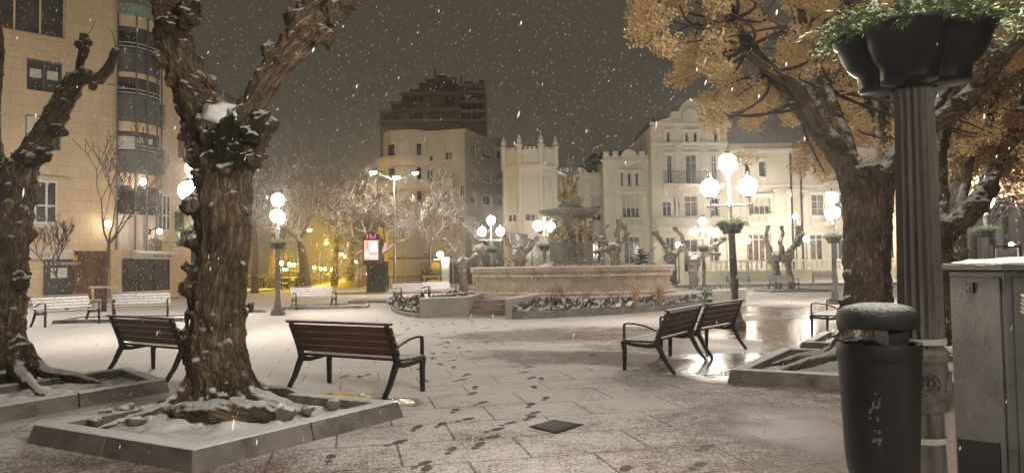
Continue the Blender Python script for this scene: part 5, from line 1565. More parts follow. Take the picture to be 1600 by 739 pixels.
# other lamps
def globe_lamp(px, py, d, label, r=.2, post=.05, group='single globe garden lamps before the cream building'):
    p = P(px, py, d)
    th = thing('garden_lamp', label, 'garden lamp', (p.x, d, 0), group)
    b = MB(); b.lathe([(.12, 0), (.12, .15), (.07, .25), (post, .4), (post * .8, p.z - r - .05), (.11, p.z - r - .03), (.11, p.z - r + .03)], (p.x, d, 0), 10); b.build('post', M_iron, th)
    b = MB(); b.ball(p, r, 14); b.build('globe', M_smallglobe, th, smooth=True)
globe_lamp(1168, 376, 62.5, 'single globe lamp left of the large curtained door', .24)
globe_lamp(1260, 374, 62.5, 'single globe lamp right of the dark downpipes', .24)
globe_lamp(1243, 338, 62.5, 'taller single globe lamp at the downpipes above the pollard pair', .20)
globe_lamp(1060, 383, 58, 'single globe lamp behind the long limbed pollard', .20)
globe_lamp(831, 383, 57, 'single globe lamp between tower and fountain', .22)
globe_lamp(688, 398, 48, 'single globe lamp with a flat tray above the poster column', .20)
globe_lamp(1580, 382, 27, 'small lamp above the far right display board', .07, .03)
p = P(688, 407, 48); b = MB(); b.lathe([(.05, 0), (.45, .03), (.45, .07), (.05, .1)], (p.x, 48, p.z), 14)
sh = [o for o in bpy.data.objects if o.type == 'EMPTY' and o.get('label', '').startswith('single globe lamp with a flat tray')][0]
b.build('tray', M_creamt, sh)
# street mast with three heads
mp_ = P(617, 458, 47.5)
ms = thing('street_mast', 'tall slim street mast with bright heads beside the phone kiosk', 'street light', (mp_.x, 47.5, 0))
b = MB(); zt_ = P(617, 280, 47.5).z; b.tube([(mp_.x, 47.5, 0), (mp_.x, 47.5, 1.2), (mp_.x, 47.5, zt_)], [.12, .09, .06], 10); b.build('pole', M_metal, ms)
for px, py, m_ in ((583, 270, M_headw), (620, 278, M_head), (649, 271, M_head)):
    p = P(px, py, 47.5 + {583: -1.6, 620: -.6}.get(px, 0))
    b = MB(); sp, sr = spline([(mp_.x, 47.5, zt_ - .05), ((mp_.x + p.x) / 2, (47.5 + p.y) / 2, zt_ + .12), (p.x, p.y, p.z + .12)], [.04, .035, .03]); b.tube(sp, sr, 6); b.box((p.x, p.y, p.z + .1), (.55, .28, .1)); hd = b.build('lamp_head', M_metal, ms)
    b = MB(); b.ball((p.x, p.y, p.z), .14, 10, 0, (1.3, .9, .55)); b.build('lens', m_, hd)
# lights on the stone building
def wall_lamp(px, py, p0, u, label, r=.16, out=.6):
    s, z = HP(px, py, p0, u)
    n_ = Vector((u[1], -u[0], 0)); q = Vector((p0[0] + u[0] * s, p0[1] + u[1] * s, z))
    th = thing('wall_lantern', label, 'wall lantern', q, 'lanterns on the tan stone building')
    b = MB(); b.tube([q + n_ * .01, q + n_ * out * .5 + Vector((0, 0, .18)), q + n_ * out + Vector((0, 0, r + .08))], .03, 6); b.box(q + n_ * .02, (.12, .12, .3)); b.build('bracket', M_iron, th)
    b = MB(); b.ball(q + n_ * out, r, 12, 0, (1, 1, 1.2)); b.build('globe', M_lantern, th, smooth=True)
    b = MB(); b.lathe([(r * .7, r * 1.1), (r * .9, r * 1.2), (.03, r * 1.7)], q + n_ * out, 10); b.build('cap', M_iron, th)
wall_lamp(209, 288, A0, UA, 'bright lantern high on the glass bay', .17, 1.6)
wall_lamp(162, 351, A0, UA, 'lantern above the carved timber doors', .16, .8)
wall_lamp(208, 345, B0, UB, 'lantern low on the rounded bay', .2, 1.3) if False else None
wall_lamp(233, 362, K0, UK, 'small lantern over the shop lettering', .13, .7)
wall_lamp(298, 366, B0, UB, 'lantern on the receding front beside the knobby trunk', .17, .6)

# sodium lamps down the side street
SG = 'yellow street lamps along the side street'
for k, (px, py, d) in enumerate(((483, 360, 72), (510, 380, 90), (523, 390, 108), (533.6, 397, 128), (539, 401.5, 150), (547, 406, 175), (556, 409, 200), (585, 393, 58))):  # last lamp is unseen, added to yellow the foot of the flats
    p = P(px, py, d)
    th = thing('sodium_lamp', ['nearest and highest yellow street lamp', 'second yellow street lamp down the side street', 'third yellow street lamp down the side street', 'fourth yellow street lamp down the side street',
                               'fifth yellow street lamp down the side street', 'sixth yellow street lamp down the side street', 'farthest yellow street lamp at the end of the side street', 'unseen yellow lamp added behind the phone kiosk to light the flats'][k] , 'street light', (p.x - 1.2, d, 0), SG)
    b = MB(); sp, sr = spline([(p.x - 1.2, d, 0), (p.x - 1.2, d, p.z - .4), (p.x - .7, d, p.z + .1), (p.x, d, p.z + .15)], [.1, .07, .05, .04]); b.tube(sp, sr, 6); b.box((p.x, d, p.z + .14), (.7, .3, .1)); b.build('pole', M_metal, th)
    b = MB(); b.ball(p, .13, 10, 0, (1.2, .9, .6)); b.build('lens', M_sodium if k < 7 else emit('dim_sodium_lamp', (1.0, .62, .06), 130.0), th)
LOWG = 'low yellow globe lamps on the terrace fence'
for k, (px, py, d) in enumerate(((440, 411, 58), (452, 413, 62), (459, 414, 67), (491, 418, 74), (501, 420, 80), (508, 420, 84), (518, 421.5, 92), (526, 422, 98), (396, 419, 60))):
    p = P(px, py, d)
    th = thing('terrace_lamp', ['low yellow globe nearest the twin globe lamp', 'low yellow globe right of the nearest one', 'low yellow globe just left of the stout street tree', 'low yellow globe just right of the stout street tree',
        'low yellow globe second right of the street tree', 'low yellow globe third right of the street tree', 'low yellow globe fourth right of the street tree', 'farthest low yellow globe in the row', 'lone low yellow globe beside the knobby trunk'][k], 'terrace lamp', (p.x, d, 0), LOWG)
    b = MB(); b.tube([(p.x, d, 0), (p.x, d, p.z - .15)], .04, 6); b.lathe([(.04, p.z - .3), (.12, p.z - .16), (.04, p.z - .14)], (p.x, d, 0), 8); b.build('post', M_iron, th)
    b = MB(); b.ball(p, .13, 10); b.build('globe', M_sodiumlow, th, smooth=True)

# ------------------------------------------------------------------ fountain
FC = P(893, 420, 31.0); FX, FY = FC.x, 31.0
PZ = .47
def fz(y): return 1.55 + (416.7 - y) / 37.1
plat = MB()
plat.lathe([(5.15, 0), (5.15, PZ - .12), (5.3, PZ - .11), (5.3, PZ), (3.9, PZ + .01)], (FX, FY, 0), 72)
tag(plat.build('fountain_terrace', M_plat), kind='structure')
ft = thing('fountain', 'large round stone fountain with bronze figures and tiered bowls', 'fountain', (FX, FY, PZ))
b = MB()
b.lathe([(4.30, PZ + .005), (4.30, .58), (4.22, .62), (4.18, .66), (4.10, .74), (4.04, .90), (4.03, 1.00), (4.08, 1.10), (4.16, 1.17), (4.18, 1.21), (4.13, 1.24), (4.13, 1.30), (4.23, 1.36), (4.25, 1.42), (4.25, 1.53), (3.85, 1.53), (3.80, 1.45), (3.80, PZ + .2)], (FX, FY, 0), 96, cap=False)
bas = b.build('basin', M_foun, ft)
b = MB(); b.lathe([(4.27, 1.5305), (4.23, 1.572), (4.05, 1.585), (3.88, 1.57), (3.85, 1.531)], (FX, FY, 0), 96, cap=False); b.build('rim_snow', M_snow, bas, smooth=True)
b = MB(); b.lathe([(3.79, 1.18), (.5, 1.18)], (FX, FY, 0), 48); b.build('water', M_glass, ft)
b = MB()
b.lathe([(1.45, PZ + .2), (1.45, 1.55), (1.30, 1.62), (1.15, 1.68), (1.05, 1.80)], (FX, FY, 0), 8)
for k in range(4):
    a = R(45 + 90 * k); b.box((FX + .62 * math.cos(a), FY + .62 * math.sin(a), 2.05), (.62, .62, .95), a)
    b.box((FX + .62 * math.cos(a), FY + .62 * math.sin(a), 2.55), (.70, .70, .08), a)
b.lathe([(.62, 1.7), (.62, 2.45), (.7, 2.6), (.45, 2.75), (.42, 3.4), (.5, 3.5), (.42, 3.6)], (FX, FY, 0), 16)
b.build('pedestal', M_founp, ft, fix=True)
b = MB()
b.lathe([(.30, 3.46), (.75, 3.58), (1.15, 3.70), (1.30, 3.84), (1.33, 3.92), (1.26, 3.94), (1.0, 3.82), (.3, 3.76)], (FX, FY, 0), 48, rf=lambda a, z: 1 + .025 * math.cos(12 * a))
b.build('lower_bowl', M_founp, ft, smooth=True)
b = MB(); b.lathe([(.50, 3.78), (.50, 4.02), (.56, 4.06), (.46, 4.14), (.44, 4.40), (.5, 4.46), (.3, 4.5), (.16, 4.6), (.13, 5.4)], (FX, FY, 0), 20); b.build('upper_pedestal', M_founp, ft)
b = MB(); b.lathe([(.08, 5.36), (.25, 5.42), (.50, 5.52), (.62, 5.66), (.60, 5.68), (.45, 5.60), (.06, 5.56)], (FX, FY, 0), 32, rf=lambda a, z: 1 + .05 * math.cos(10 * a)); b.build('upper_bowl', M_founp, ft, smooth=True)
b = MB(); b.lathe([(.07, 5.56), (.05, 5.72), (.10, 5.78), (.05, 5.85), (.14, 6.0), (.11, 6.12), (.03, 6.38)], (FX, FY, 0), 8)
for k in range(4):
    a = R(90 * k + 20); b.tube([(FX + .05 * math.cos(a), FY + .05 * math.sin(a), 5.72), (FX + .17 * math.cos(a), FY + .17 * math.sin(a), 5.9), (FX + .13 * math.cos(a), FY + .13 * math.sin(a), 6.1), (FX, FY, 6.3)], .02, 5)
b.build('spire', M_founp, ft)
b = MB(); rd = random.Random(3)
for k in range(40):
    a = rd.uniform(0, 6.28); b.tube([(FX + .6 * math.cos(a), FY + .6 * math.sin(a), 5.66), (FX + .62 * math.cos(a), FY + .62 * math.sin(a), 5.66 - rd.uniform(.05, .2))], [.015, .003], 4)
b.build('icicles', M_snow, ft)
def statue(base, s, face, pose, seed, name):
    """a small bronze figure: torso, head, arms and legs grown together"""
    rd = random.Random(seed)
    f = Vector((math.cos(face), math.sin(face), 0)); l = Vector((-f.y, f.x, 0)); up = Vector((0, 0, 1)); B_ = Vector(base)
    def q(a, b_, c): return B_ + (f * a + l * b_ + up * c) * s
    limbs = []
    if pose == 'sit':
        hip, ch, hd = q(-.05, 0, .28), q(-.02, 0, .70), q(.03, 0, .93)
        limbs += [([hip, q(-.06, 0, .48), ch], [.15 * s, .14 * s, .17 * s])]
        for sg in (-1, 1):
            limbs += [([q(-.03, sg * .08, .28), q(.30, sg * .13, .30), q(.33, sg * .14, .02), q(.42, sg * .15, -.02)], [.10 * s, .085 * s, .06 * s, .05 * s])]
            limbs += [([q(-.02, sg * .17, .70), q(.10, sg * (.26 + rd.uniform(-.05, .12)), .50), q(.28, sg * .14, .48 + rd.uniform(-.1, .3))], [.075 * s, .06 * s, .045 * s])]
    else:
        hip, ch, hd = q(0, 0, .55), q(.02, .03, .95), q(.05, .06, 1.22)
        limbs += [([hip, q(0, 0, .75), ch], [.14 * s, .13 * s, .17 * s])]
        for sg in (-1, 1):
            k = rd.uniform(-.15, .25)
            limbs += [([q(0, sg * .08, .55), q(.1 + k, sg * .14, .30), q(k - .05, sg * .13, .02)], [.105 * s, .08 * s, .055 * s])]
            limbs += [([q(0, sg * .17, .95), q(.05, sg * .36, 1.02 + rd.uniform(-.15, .15)), q(.16, sg * .44, 1.3 + rd.uniform(-.3, .2))], [.075 * s, .06 * s, .045 * s])]
    limbs += [([ch, hd], [.07 * s, .06 * s])]
    return fuse(name, limbs, [(hd + up * .05 * s, .13 * s)], .035, M_gold, ft, .25, .02, seed, .25)
for k in range(6):
    a = R(-90 + 60 * k + 18); statue((FX + .62 * math.cos(a), FY + .62 * math.sin(a), 2.58), .92, a, 'sit', 80 + k, 'seated_figure')
for k in range(6):
    a = R(-60 + 60 * k + 10); b = MB(); c = (FX + .78 * math.cos(a), FY + .78 * math.sin(a), 2.72)
    b.ball(c, .17, 10, 0, (1, 1, .8), .4, k); b.ball((c[0], c[1], c[2] + .2), .1, 8); b.build('dolphin_scroll', M_gold, ft)
for k in range(4):
    a = R(-100 + 90 * k); statue((FX + .27 * math.cos(a), FY + .27 * math.sin(a), 4.2), .82, a, 'stand', 90 + k, 'dancing_figure')
b = MB()
for k in range(10):
    a = R(36 * k); b.ball((FX + .42 * math.cos(a), FY + .42 * math.sin(a), 4.30 + .1 * (k % 3)), .13, 8, 0, (1, 1, 1.3), .6, k)
b.build('foliage_ornament', M_gold, ft)

# steps and flower beds
def obj_block(name, label, cat, poly, z0, z1, m, cap=True):
    th = thing(name, label, cat, (sum(p[0] for p in poly) / len(poly), sum(p[1] for p in poly) / len(poly), 0))
    b = MB(); b.prism(poly, z0, z1); b.build('wall', m, th)
    cx, cy_ = sum(p[0] for p in poly) / len(poly), sum(p[1] for p in poly) / len(poly)
    b = MB(); b.prism([(cx + (p[0] - cx) * 1.01 , cy_ + (p[1] - cy_) * 1.02) for p in poly], z1 + .002, z1 + .03); b.build('snow_cap', M_snow, th)
    return th
def xy(px, py, z=0): g_ = G(px, py, z); return (g_.x, g_.y)
w0, w1 = xy(656, 497), xy(733, 493)
obj_block('planter_wall', 'broad low granite wall left of the fountain steps', 'wall', [w0, w1, (w1[0] + .35, w1[1] + 3.2), (w1[0] - .05, w1[1] + 3.2), (w1[0] - .12, w1[1] + .35), (w0[0] + .05, w0[1] + .4)], 0, .60, M_bedwall)
p0, p1 = xy(790, 499), xy(800, 499)
obj_block('planter_wall', 'narrow granite cheek wall right of the fountain steps', 'wall', [p0, p1, (p1[0] + .95, p1[1] + 3.0), (p1[0] + .7, p1[1] + 3.0)], 0, .62, M_bedwall)
st = thing('fountain_steps', 'three brown stone steps rising to the fountain between granite walls', 'steps', (-1.1, 24.3, 0))
for k in range(3):
    yb = 24.35 + k * .38
    b = MB(); b.bbox((w1[0] - .38 + .14 * k, yb, 0), (p0[0] + .01 + .2 * k, yb + 3.2 - .38 * k, .157 * (k + 1) - (.003 if k == 2 else 0))); b.build('step', M_step, st)
def plants_bed(name, label, poly, zk, zs, seed, nplants, wall_m=M_kerb, wk=.16):
    th = thing('flower_bed', label, 'flower bed', (sum(p[0] for p in poly) / len(poly), sum(p[1] for p in poly) / len(poly), 0))
    n = len(poly); b = MB()
    cx, cy_ = sum(p[0] for p in poly) / n, sum(p[1] for p in poly) / n
    inn = [(cx + (p[0] - cx) * .97, cy_ + (p[1] - cy_) * .93) for p in poly]
    for i in range(n):
        j = (i + 1) % n
        b.add([(poly[i][0], poly[i][1], 0), (poly[j][0], poly[j][1], 0), (poly[j][0], poly[j][1], zk), (poly[i][0], poly[i][1], zk), (inn[i][0], inn[i][1], zk), (inn[j][0], inn[j][1], zk), (inn[j][0], inn[j][1], 0), (inn[i][0], inn[i][1], 0)],
              [(0, 1, 2, 3), (3, 2, 5, 4), (4, 5, 6, 7)])
    b.build('kerb', wall_m, th, fix=True)
    b = MB(); b.add([(p[0], p[1], zs) for p in inn], [tuple(range(n))]); b.build('soil', M_bed, th)
    rd = random.Random(seed); f = MB(); xs = [p[0] for p in inn]; ys = [p[1] for p in inn]; k = 0
    while k < nplants:
        x, y = rd.uniform(min(xs), max(xs)), rd.uniform(min(ys), max(ys))
        if not inside(inn, x, y): continue
        if math.hypot(x - FX, y - FY) < 5.35: k += .02; continue
        k += 1
        big = rd.random() < .06
        hh = rd.uniform(.10, .2) * (2.0 if big else 1)
        for _ in range(16 if not big else 40):
            a = rd.uniform(0, 6.28); el = rd.uniform(.2, 1.3)
            d = Vector((math.cos(a) * math.cos(el), math.sin(a) * math.cos(el), math.sin(el))); s = d.orthogonal().normalized()
            p = Vector((x, y, zs)) + Vector((rd.gauss(0, .05), rd.gauss(0, .05), 0)) * (2 if big else 1); L = hh * rd.uniform(.5, 1.1)
            f.add([p, p + d * L * .6 + s * L * .25, p + d * L, p + d * L * .6 - s * L * .25], [(0, 1, 2, 3)])
    pl = f.build('bedding_plants', mat('snowy_bedding_leaves', (.075, .07, .035), .8, .4, 8, 0, 10, snow=(-.05, .75, 6)), th)
    return th
# right bed: kerb from the cheek wall round to the end block
kb = [xy(801, 499), xy(850, 497.5), xy(930, 493.5), xy(1010, 488), xy(1085, 481), xy(1112, 477)]
plants_bed('bed', 'long planted bed dusted with snow along the front of the fountain', kb + [(kb[-1][0] + .4, kb[-1][1] + 3.0), (5.8, 26.6), (3.2, 25.3), (.6, 25.7)], .22, .24, 5, 420)
e0, e1 = xy(1113, 478), xy(1166, 474)
obj_block('planter_wall', 'granite end block of the bed behind the dark bench pair', 'wall', [e0, e1, (e1[0] + .1, e1[1] + .45), (e0[0] + .1, e0[1] + .45)], 0, .56, M_bedwall)
plants_bed('bed', 'small bed with snowy shrubs behind the right end block', [(e0[0] + .1, e0[1] + .5), (e1[0] + .1, e1[1] + .5), (e1[0] - .4, e1[1] + 4.0), (e0[0] - .6, e0[1] + 4)], .48, .45, 6, 70, M_bedwall)
lb = [xy(655, 497), xy(634, 494.5), xy(618, 490), xy(610, 484), xy(613, 477.5), xy(628, 472)]
plants_bed('bed', 'curved corner bed of snowy plants left of the granite wall', lb + [(w0[0] + 1.0, w0[1] + 4.5), (w0[0] + .1, w0[1] + .42)], .14, .2, 7, 190)
plants_bed('bed', 'raised bed behind the broad granite wall', [(w0[0] + .2, w0[1] + .45), (w1[0] - .2, w1[1] + .45), (w1[0] - .12, w1[1] + 2.6), (w0[0] + .6, w0[1] + 3.0)], .5, .52, 8, 60, M_bedwall)
def grass(px, py, z, h, n, label, seed, m=M_straw):
    g_ = G(px, py, z); th_ = MB(); rd = random.Random(seed)
    for _ in range(n):
        a = rd.uniform(0, 6.28); t = rd.uniform(0, .45)
        d = Vector((math.cos(a) * t, math.sin(a) * t, 1)).normalized(); p = g_ + Vector((rd.gauss(0, .04), rd.gauss(0, .04), 0)); s = Vector((-math.sin(a), math.cos(a), 0)) * .008
        L = h * rd.uniform(.6, 1.1); e = p + d * L + Vector((math.cos(a), math.sin(a), -.3)) * L * .18
        th_.add([p - s, p + s, p + d * L * .6 + s, p + d * L * .6 - s, e], [(0, 1, 2, 3), (3, 2, 4)])
    o = th_.build('grass_tuft', m, None, g_)
    return tag(o, label, 'ornamental grass', 'straw coloured grasses in the fountain bed')
grass(993, 478, .25, .85, 60, 'straw grass tuft in the bed, second from its right end', 1)
grass(1032, 476, .25, .80, 90, 'brightest straw grass tuft near the right end of the bed', 2)
grass(915, 477, .25, .72, 40, 'thin straw grass tuft below the middle of the basin', 3)
grass(868, 482, .25, .75, 26, 'sparse brown stalks near the fountain steps', 4, M_twigbare)
grass(878, 479, .25, .8, 20, 'tall brown stalks beside the sparse ones', 5, M_twigbare)

# ------------------------------------------------------------------ benches
def make_bench(wood):
    th = thing('park_bench', 'x', 'bench', (0, 0, 0))
    for k in range(4):
        y = .0 + k * .112
        b = MB(); b.box((0, y + .02, .445 + .004 * (k == 3)), (1.72, .098, .034)); b.build('seat_slat', wood, th, bevel=.006)
    p0, p1 = Vector((0, -.085, .50)), Vector((0, -.245, .86))
    for k in range(4):
        f = (k + .5) / 4; c = p0.lerp(p1, f); d = (p1 - p0).normalized()
        b = MB(); b.obox(c + Vector((-.86, 0, 0)) - d * .046 - Vector((0, d.z, -d.y)) * .015, (1.72, 0, 0), d * .092, Vector((0, d.z, -d.y)) * .03); b.build('back_slat', wood, th, bevel=.006)
    b = MB(); b.box((0, -.262, .895), (1.74, .075, .03)); b.build('top_rail', wood, th, bevel=.008)
    for s in (-1, 1):
        x = s * .80
        b = MB(); b.sweep([(x, -.265, .88), (x, -.115, .53), (x, -.075, .42), (x, -.11, .36), (x, -.20, .18), (x, -.33, 0)], .05, [.035, .055, .085, .07, .05, .04]); b.build('leg', M_iron, th)
        b = MB(); b.sweep([(x, .44, .43), (x, .425, .30), (x, .43, .0)], .05, [.075, .055, .038]); b.build('leg', M_iron, th)
        b = MB(); b.sweep([(x, -.09, .40), (x, .05, .375), (x, .25, .385), (x, .465, .422)], .055, [.08, .055, .045, .05]); b.build('seat_bracket', M_iron, th)
        b = MB(); sp, sr = spline([(x, -.14, .575), (x, .05, .655), (x, .25, .695), (x, .40, .69), (x, .425, .64), (x, .425, .44)], [.02] * 6, 4); b.sweep(sp, .045, .024); b.build('armrest', M_iron, th)
    return th
benchA, benchB = make_bench(M_wood), make_bench(M_woodsnow)
used = {}
def put_bench(proto, p, ang, label, group=None):
    """ang: direction the sitter looks, 0 = away from the camera"""
    o = copy_tree(proto) if proto.name in used else proto
    used[proto.name] = 1
    place(o, (p[0], p[1], 0), ang)
    return tag(o, label, 'bench', group)
def bench_back(a, c, proto, label, group=None):
    """a, c = feet of the two back legs, left to right as the sitter's back is seen"""
    a, c = Vector(a), Vector(c); d = (c - a).normalized(); f = Vector((-d.y, d.x, 0))
    m_ = (a + c) / 2 + f * .33
    return put_bench(proto, m_, math.atan2(d.y, d.x), label, group)
def bench_front(a, c, proto, label, group=None):
    """a, c = front feet left to right of a bench that looks at the camera"""
    a, c = Vector(a), Vector(c); d = (a - c).normalized(); f = Vector((-d.y, d.x, 0))
    m_ = (a + c) / 2 - f * .43
    return put_bench(proto, m_, math.atan2(d.y, d.x), label, group)
GB = 'dark slatted benches turned away from the camera'
GS = 'snow covered benches facing the camera'
bench_back(G(437, 610), G(613, 628), benchA, 'dark slatted bench seen from behind right beside the knobby forked trunk', GB)
bench_back(G(152, 584), G(274, 600), benchA, 'dark slatted bench seen from behind left of the knobby forked trunk', GB)
bench_back(G(1047.5, 586), G(1108, 561.5), benchA, 'nearer dark bench of the pair on the wet paving', GB)
bench_back(G(1116, 559.5), G(1164.5, 546), benchA, 'farther dark bench of the pair on the wet paving', GB)
fv = Vector((-.83, .56, 0)).normalized(); lv = Vector((.56, .83, 0)).normalized()
q = G(1269, 525) - fv * .43 + lv * .80
put_bench(benchA, q, math.atan2(lv.y, lv.x), 'dark bench half hidden behind the thick leafy trunk', GB)
q2 = q + lv * 3.4 + Vector((1.9, 0, 0)); q2 = P(1374, 470, 20.5)
put_bench(benchA, (q2.x, q2.y), math.atan2(lv.y, lv.x), 'dark bench glimpsed between the two leafy trunks', GB)
bench_front(G(62, 512.5), G(162, 505), benchB, 'snow covered bench farthest left before the restaurant', GS)
bench_front(G(178, 501.5), G(260, 498.5), benchB, 'snow covered bench before the awning left of the knobby trunk', GS)
bench_front(G(463, 484.5), G(524.5, 482), benchB, 'lone snow covered bench right of the end-on lamp', GS)
bench_front(G(630, 473), G(667, 471), benchB, 'snow covered bench just left of the raised corner bed', GS)
bench_front(G(677, 469), G(708, 467.5), benchB, 'snow covered bench behind the raised bed near the orange barrier', GS)
bench_front(G(1206.5, 455.5), G(1255, 454), benchB, 'largest snow covered bench on the right, before the pollard pair', GS)
bench_front(G(1134.5, 445.5), G(1169.5, 445.5), benchB, 'snow covered bench behind the near three globe lamp', GS)
bench_front(G(1272, 445.2), G(1308, 445), benchB, 'snow covered bench at the balustrade left of the leafy trunk', GS)

# ------------------------------------------------------------------ tree pits with granite kerbs
def pit(label, corners, hk=.16, w=.16, bed=True, seed=0, mound=None):
    """corners in order round the pit, at the foot of the kerb"""
    cs = [Vector((c[0], c[1], 0)) for c in corners]; n = 4
    cen = sum(cs, Vector()) / 4
    th = thing('tree_pit', label, 'tree pit', cen, 'tree pits edged with granite')
    area = sum(cs[i].x * cs[(i + 1) % 4].y - cs[(i + 1) % 4].x * cs[i].y for i in range(4))
    if area < 0: cs.reverse()
    def inset(d):
        out = []
        for i in range(4):
            a, b_, c = cs[i - 1], cs[i], cs[(i + 1) % 4]
            u, v = (b_ - a).normalized(), (c - b_).normalized()
            n1, n2 = Vector((-u.y, u.x, 0)), Vector((-v.y, v.x, 0))
            bis = (n1 + n2).normalized(); out.append(b_ + bis * (d / max(.3, bis.dot(n1))))
        return out
    i1, i2 = inset(.045), inset(.045 + w)
    for i in range(4):
        j = (i + 1) % 4
        b = MB()
        L = (cs[j] - cs[i]).length; nn_ = 1 if L < 1.2 else 2
        for k in range(nn_):
            f0, f1 = k / nn_ + (.003 if k else 0), (k + 1) / nn_ - (.003 if k < nn_ - 1 else 0)
            def ln(A, B, f): return A.lerp(B, f)
            v = []
            for f in (f0, f1):
                v += [ln(cs[i], cs[j], f), ln(i1[i], i1[j], f) + Vector((0, 0, hk)), ln(i2[i], i2[j], f) + Vector((0, 0, hk)), ln(i2[i], i2[j], f)]
            b.add(v, [(0, 4, 5, 1), (1, 5, 6, 2), (2, 6, 7, 3), (3, 2, 1, 0)[::1], (4, 7, 6, 5)])
        b.build('kerb', M_kerb, th, bevel=.008, fix=True)
    if bed:
        N = 56 if mound else 14; b = MB(); vs = []
        for a in range(N + 1):
            for c in range(N + 1):
                p = i2[0].lerp(i2[1], a / N).lerp(i2[3].lerp(i2[2], a / N), c / N)
                z = .07 + .03 * mnoise.noise(Vector((p.x * 2, p.y * 2, seed)))
                if mound:
                    ed = min(a, c, N - a, N - c) / N
                    r = (p - Vector((mound.x, mound.y, 0))).length
                    z += min(1, ed * 7) * (.27 * math.exp(-(r / .62) ** 2) + .085 * max(0, mnoise.noise(Vector((p.x * 3.2, p.y * 3.2, seed + 4)))) + .05 * max(0, mnoise.noise(Vector((p.x * 8, p.y * 8, seed + 9)))))
                vs.append((p.x, p.y, z))
        b.add(vs, [(a * (N + 1) + c, (a + 1) * (N + 1) + c, (a + 1) * (N + 1) + c + 1, a * (N + 1) + c + 1) for a in range(N) for c in range(N)])
        b.build('snow_bed', mat('snow_over_soil', (0.085, 0.062, 0.042), .9, .4, 6, .7, 30, snow=(.48, .92, 4)), th, smooth=True)
    return th
a, b_, c = G(300, 739.5), G(632, 651), G(40, 692)
pit('tree pit around the thick knobby forked tree', [a, b_, b_ + c - a, c], .17, .17, True, 1, T1)
for k, (px, py, r) in enumerate(((195, 650, .07), (165, 655, .06), (230, 655, .075), (150, 668, .05), (212, 668, .06), (440, 655, .10), (520, 640, .06), (480, 650, .05))):
    p = G(px, py, .1); b = MB(); b.ball((p.x, p.y, .155), r * 1.15, 12, 0, (1.2, 1, .8), .8, k)
    tag(b.build('stone', mat('snow_topped_stone', (.13, .10, .075), .85, .4, 8, .4, 30, snow=(.55, .9, 9)), None, smooth=True),
        ['rounded stone in the nearest tree pit, left of the roots, darkest top', 'rounded stone in the nearest tree pit, second from its left corner', 'largest rounded stone left of the nearest roots', 'rounded stone nearest the left corner of the front tree pit',
         'rounded stone near the front kerb left of the roots', 'dark root lump right of the nearest trunk', 'dark lump near the right corner of the nearest pit', 'small lump between the root lump and the right corner'][k], 'stone', 'stones lying in the nearest tree pit')
d0, d1 = G(-60, 672), G(266, 612)
dv = (c - a).normalized()
d2 = G(205, 589)
pit('tree pit around the dark crooked tree at the left edge', [d0, d1, d1 + (d2 - d1), d0 + (d2 - d1)], .17, .17, True, 2, T0)
a = G(1136, 597); u_ = (G(1322, 609) - a).normalized() * 2.9; c = a + (G(1219, 558) - a)
pit('tree pit around the thick leafy trunk', [a, a + u_, c + u_, c], .17, .17, True, 3, T2)
a = G(1248, 548); u_ = Vector((.87, -.5, 0)).normalized() * 1.9; v_ = Vector((.52, .85, 0)).normalized() * 2.4
pit('tree pit around the slim trunk behind the leafy one', [a, a + u_, a + u_ + v_, a + v_], .16, .16, True, 4, None)
for lab, px, py, wx, dy in (('tree pit behind the two left benches', 80, 506, 4.0, 2.2), ('tree pit behind the lone bench', 440, 484, 3.4, 2.2), ('tree pit under the largest right bench', 1207, 457, 3.4, 2.4), ('tree pit left of the lone bench', 384, 489, .7, 1.0), ('tree pit beside the corner bench', 543, 474, 3.6, 2.0)):
    a = G(px, py); pit(lab, [a, a + Vector((wx, .25, 0)), a + Vector((wx - .3, dy, 0)), a + Vector((-.3, dy - .2, 0))], .12, .14, True, 6)

# ------------------------------------------------------------------ litter bin on the post
bp = P(1373, 560, 2.95); bx_, by_ = bp.x, 2.95
bn = thing('litter_bin', 'charcoal litter bin with a snowy hood strapped to the fluted lamp post', 'litter bin', (bx_, by_, .7))
b = MB(); b.lathe([(.120, .710), (.127, .725), (.134, .785), (.150, 1.15), (.153, 1.222), (.149, 1.231), (.141, 1.231), (.138, 1.21), (.124, .75), (.02, .745)], (bx_, by_, 0), 48, cap=False)
bd_ = b.build('body', M_bin, bn, smooth=True)
b = MB(); b.lathe([(.1520, 1.165), (.1545, 1.172), (.1560, 1.222), (.1540, 1.233)], (bx_, by_, 0), 48, cap=False); b.build('rim_band', M_bin, bd_, smooth=True)
b = MB(); b.lathe([(.02, 1.291), (.145, 1.291), (.1515, 1.299), (.1515, 1.339), (.144, 1.357), (.120, 1.375), (.066, 1.388), (.007, 1.391)], (bx_, by_, 0), 48)
hd_ = b.build('hood', mat('charcoal_hood_under_grainy_snow', (0.020, 0.020, 0.019), 0.5, 0.3, 5, 0.3, 90, snow=(0.62, 1.3, 60)), bn, smooth=True)
b = MB(); b.box((bx_ + .075, by_ + .04, 1.252), (.08, .11, .095)); b.build('bracket', M_iron, bn)
b = MB(); b.box((bx_ + .125, by_ + .12, 1.03), (.045, .10, .5)); b.build('mounting_bar', M_iron, bn)
b = MB()
for k in range(30):
    a = R(-125 + random.uniform(-9, 9)); z = .96 + random.uniform(-.10, .10); rr_ = .1417 + (z - .96) * .044 + .0006
    b.box((bx_ + rr_ * math.cos(a), by_ + rr_ * math.sin(a), z), (.008, .002, random.uniform(.003, .016)), a + math.pi / 2)
tag(b.build('scratches', mat('pale_scratches', (.16, .15, .14), .8, .2), bd_), kind='stuff')
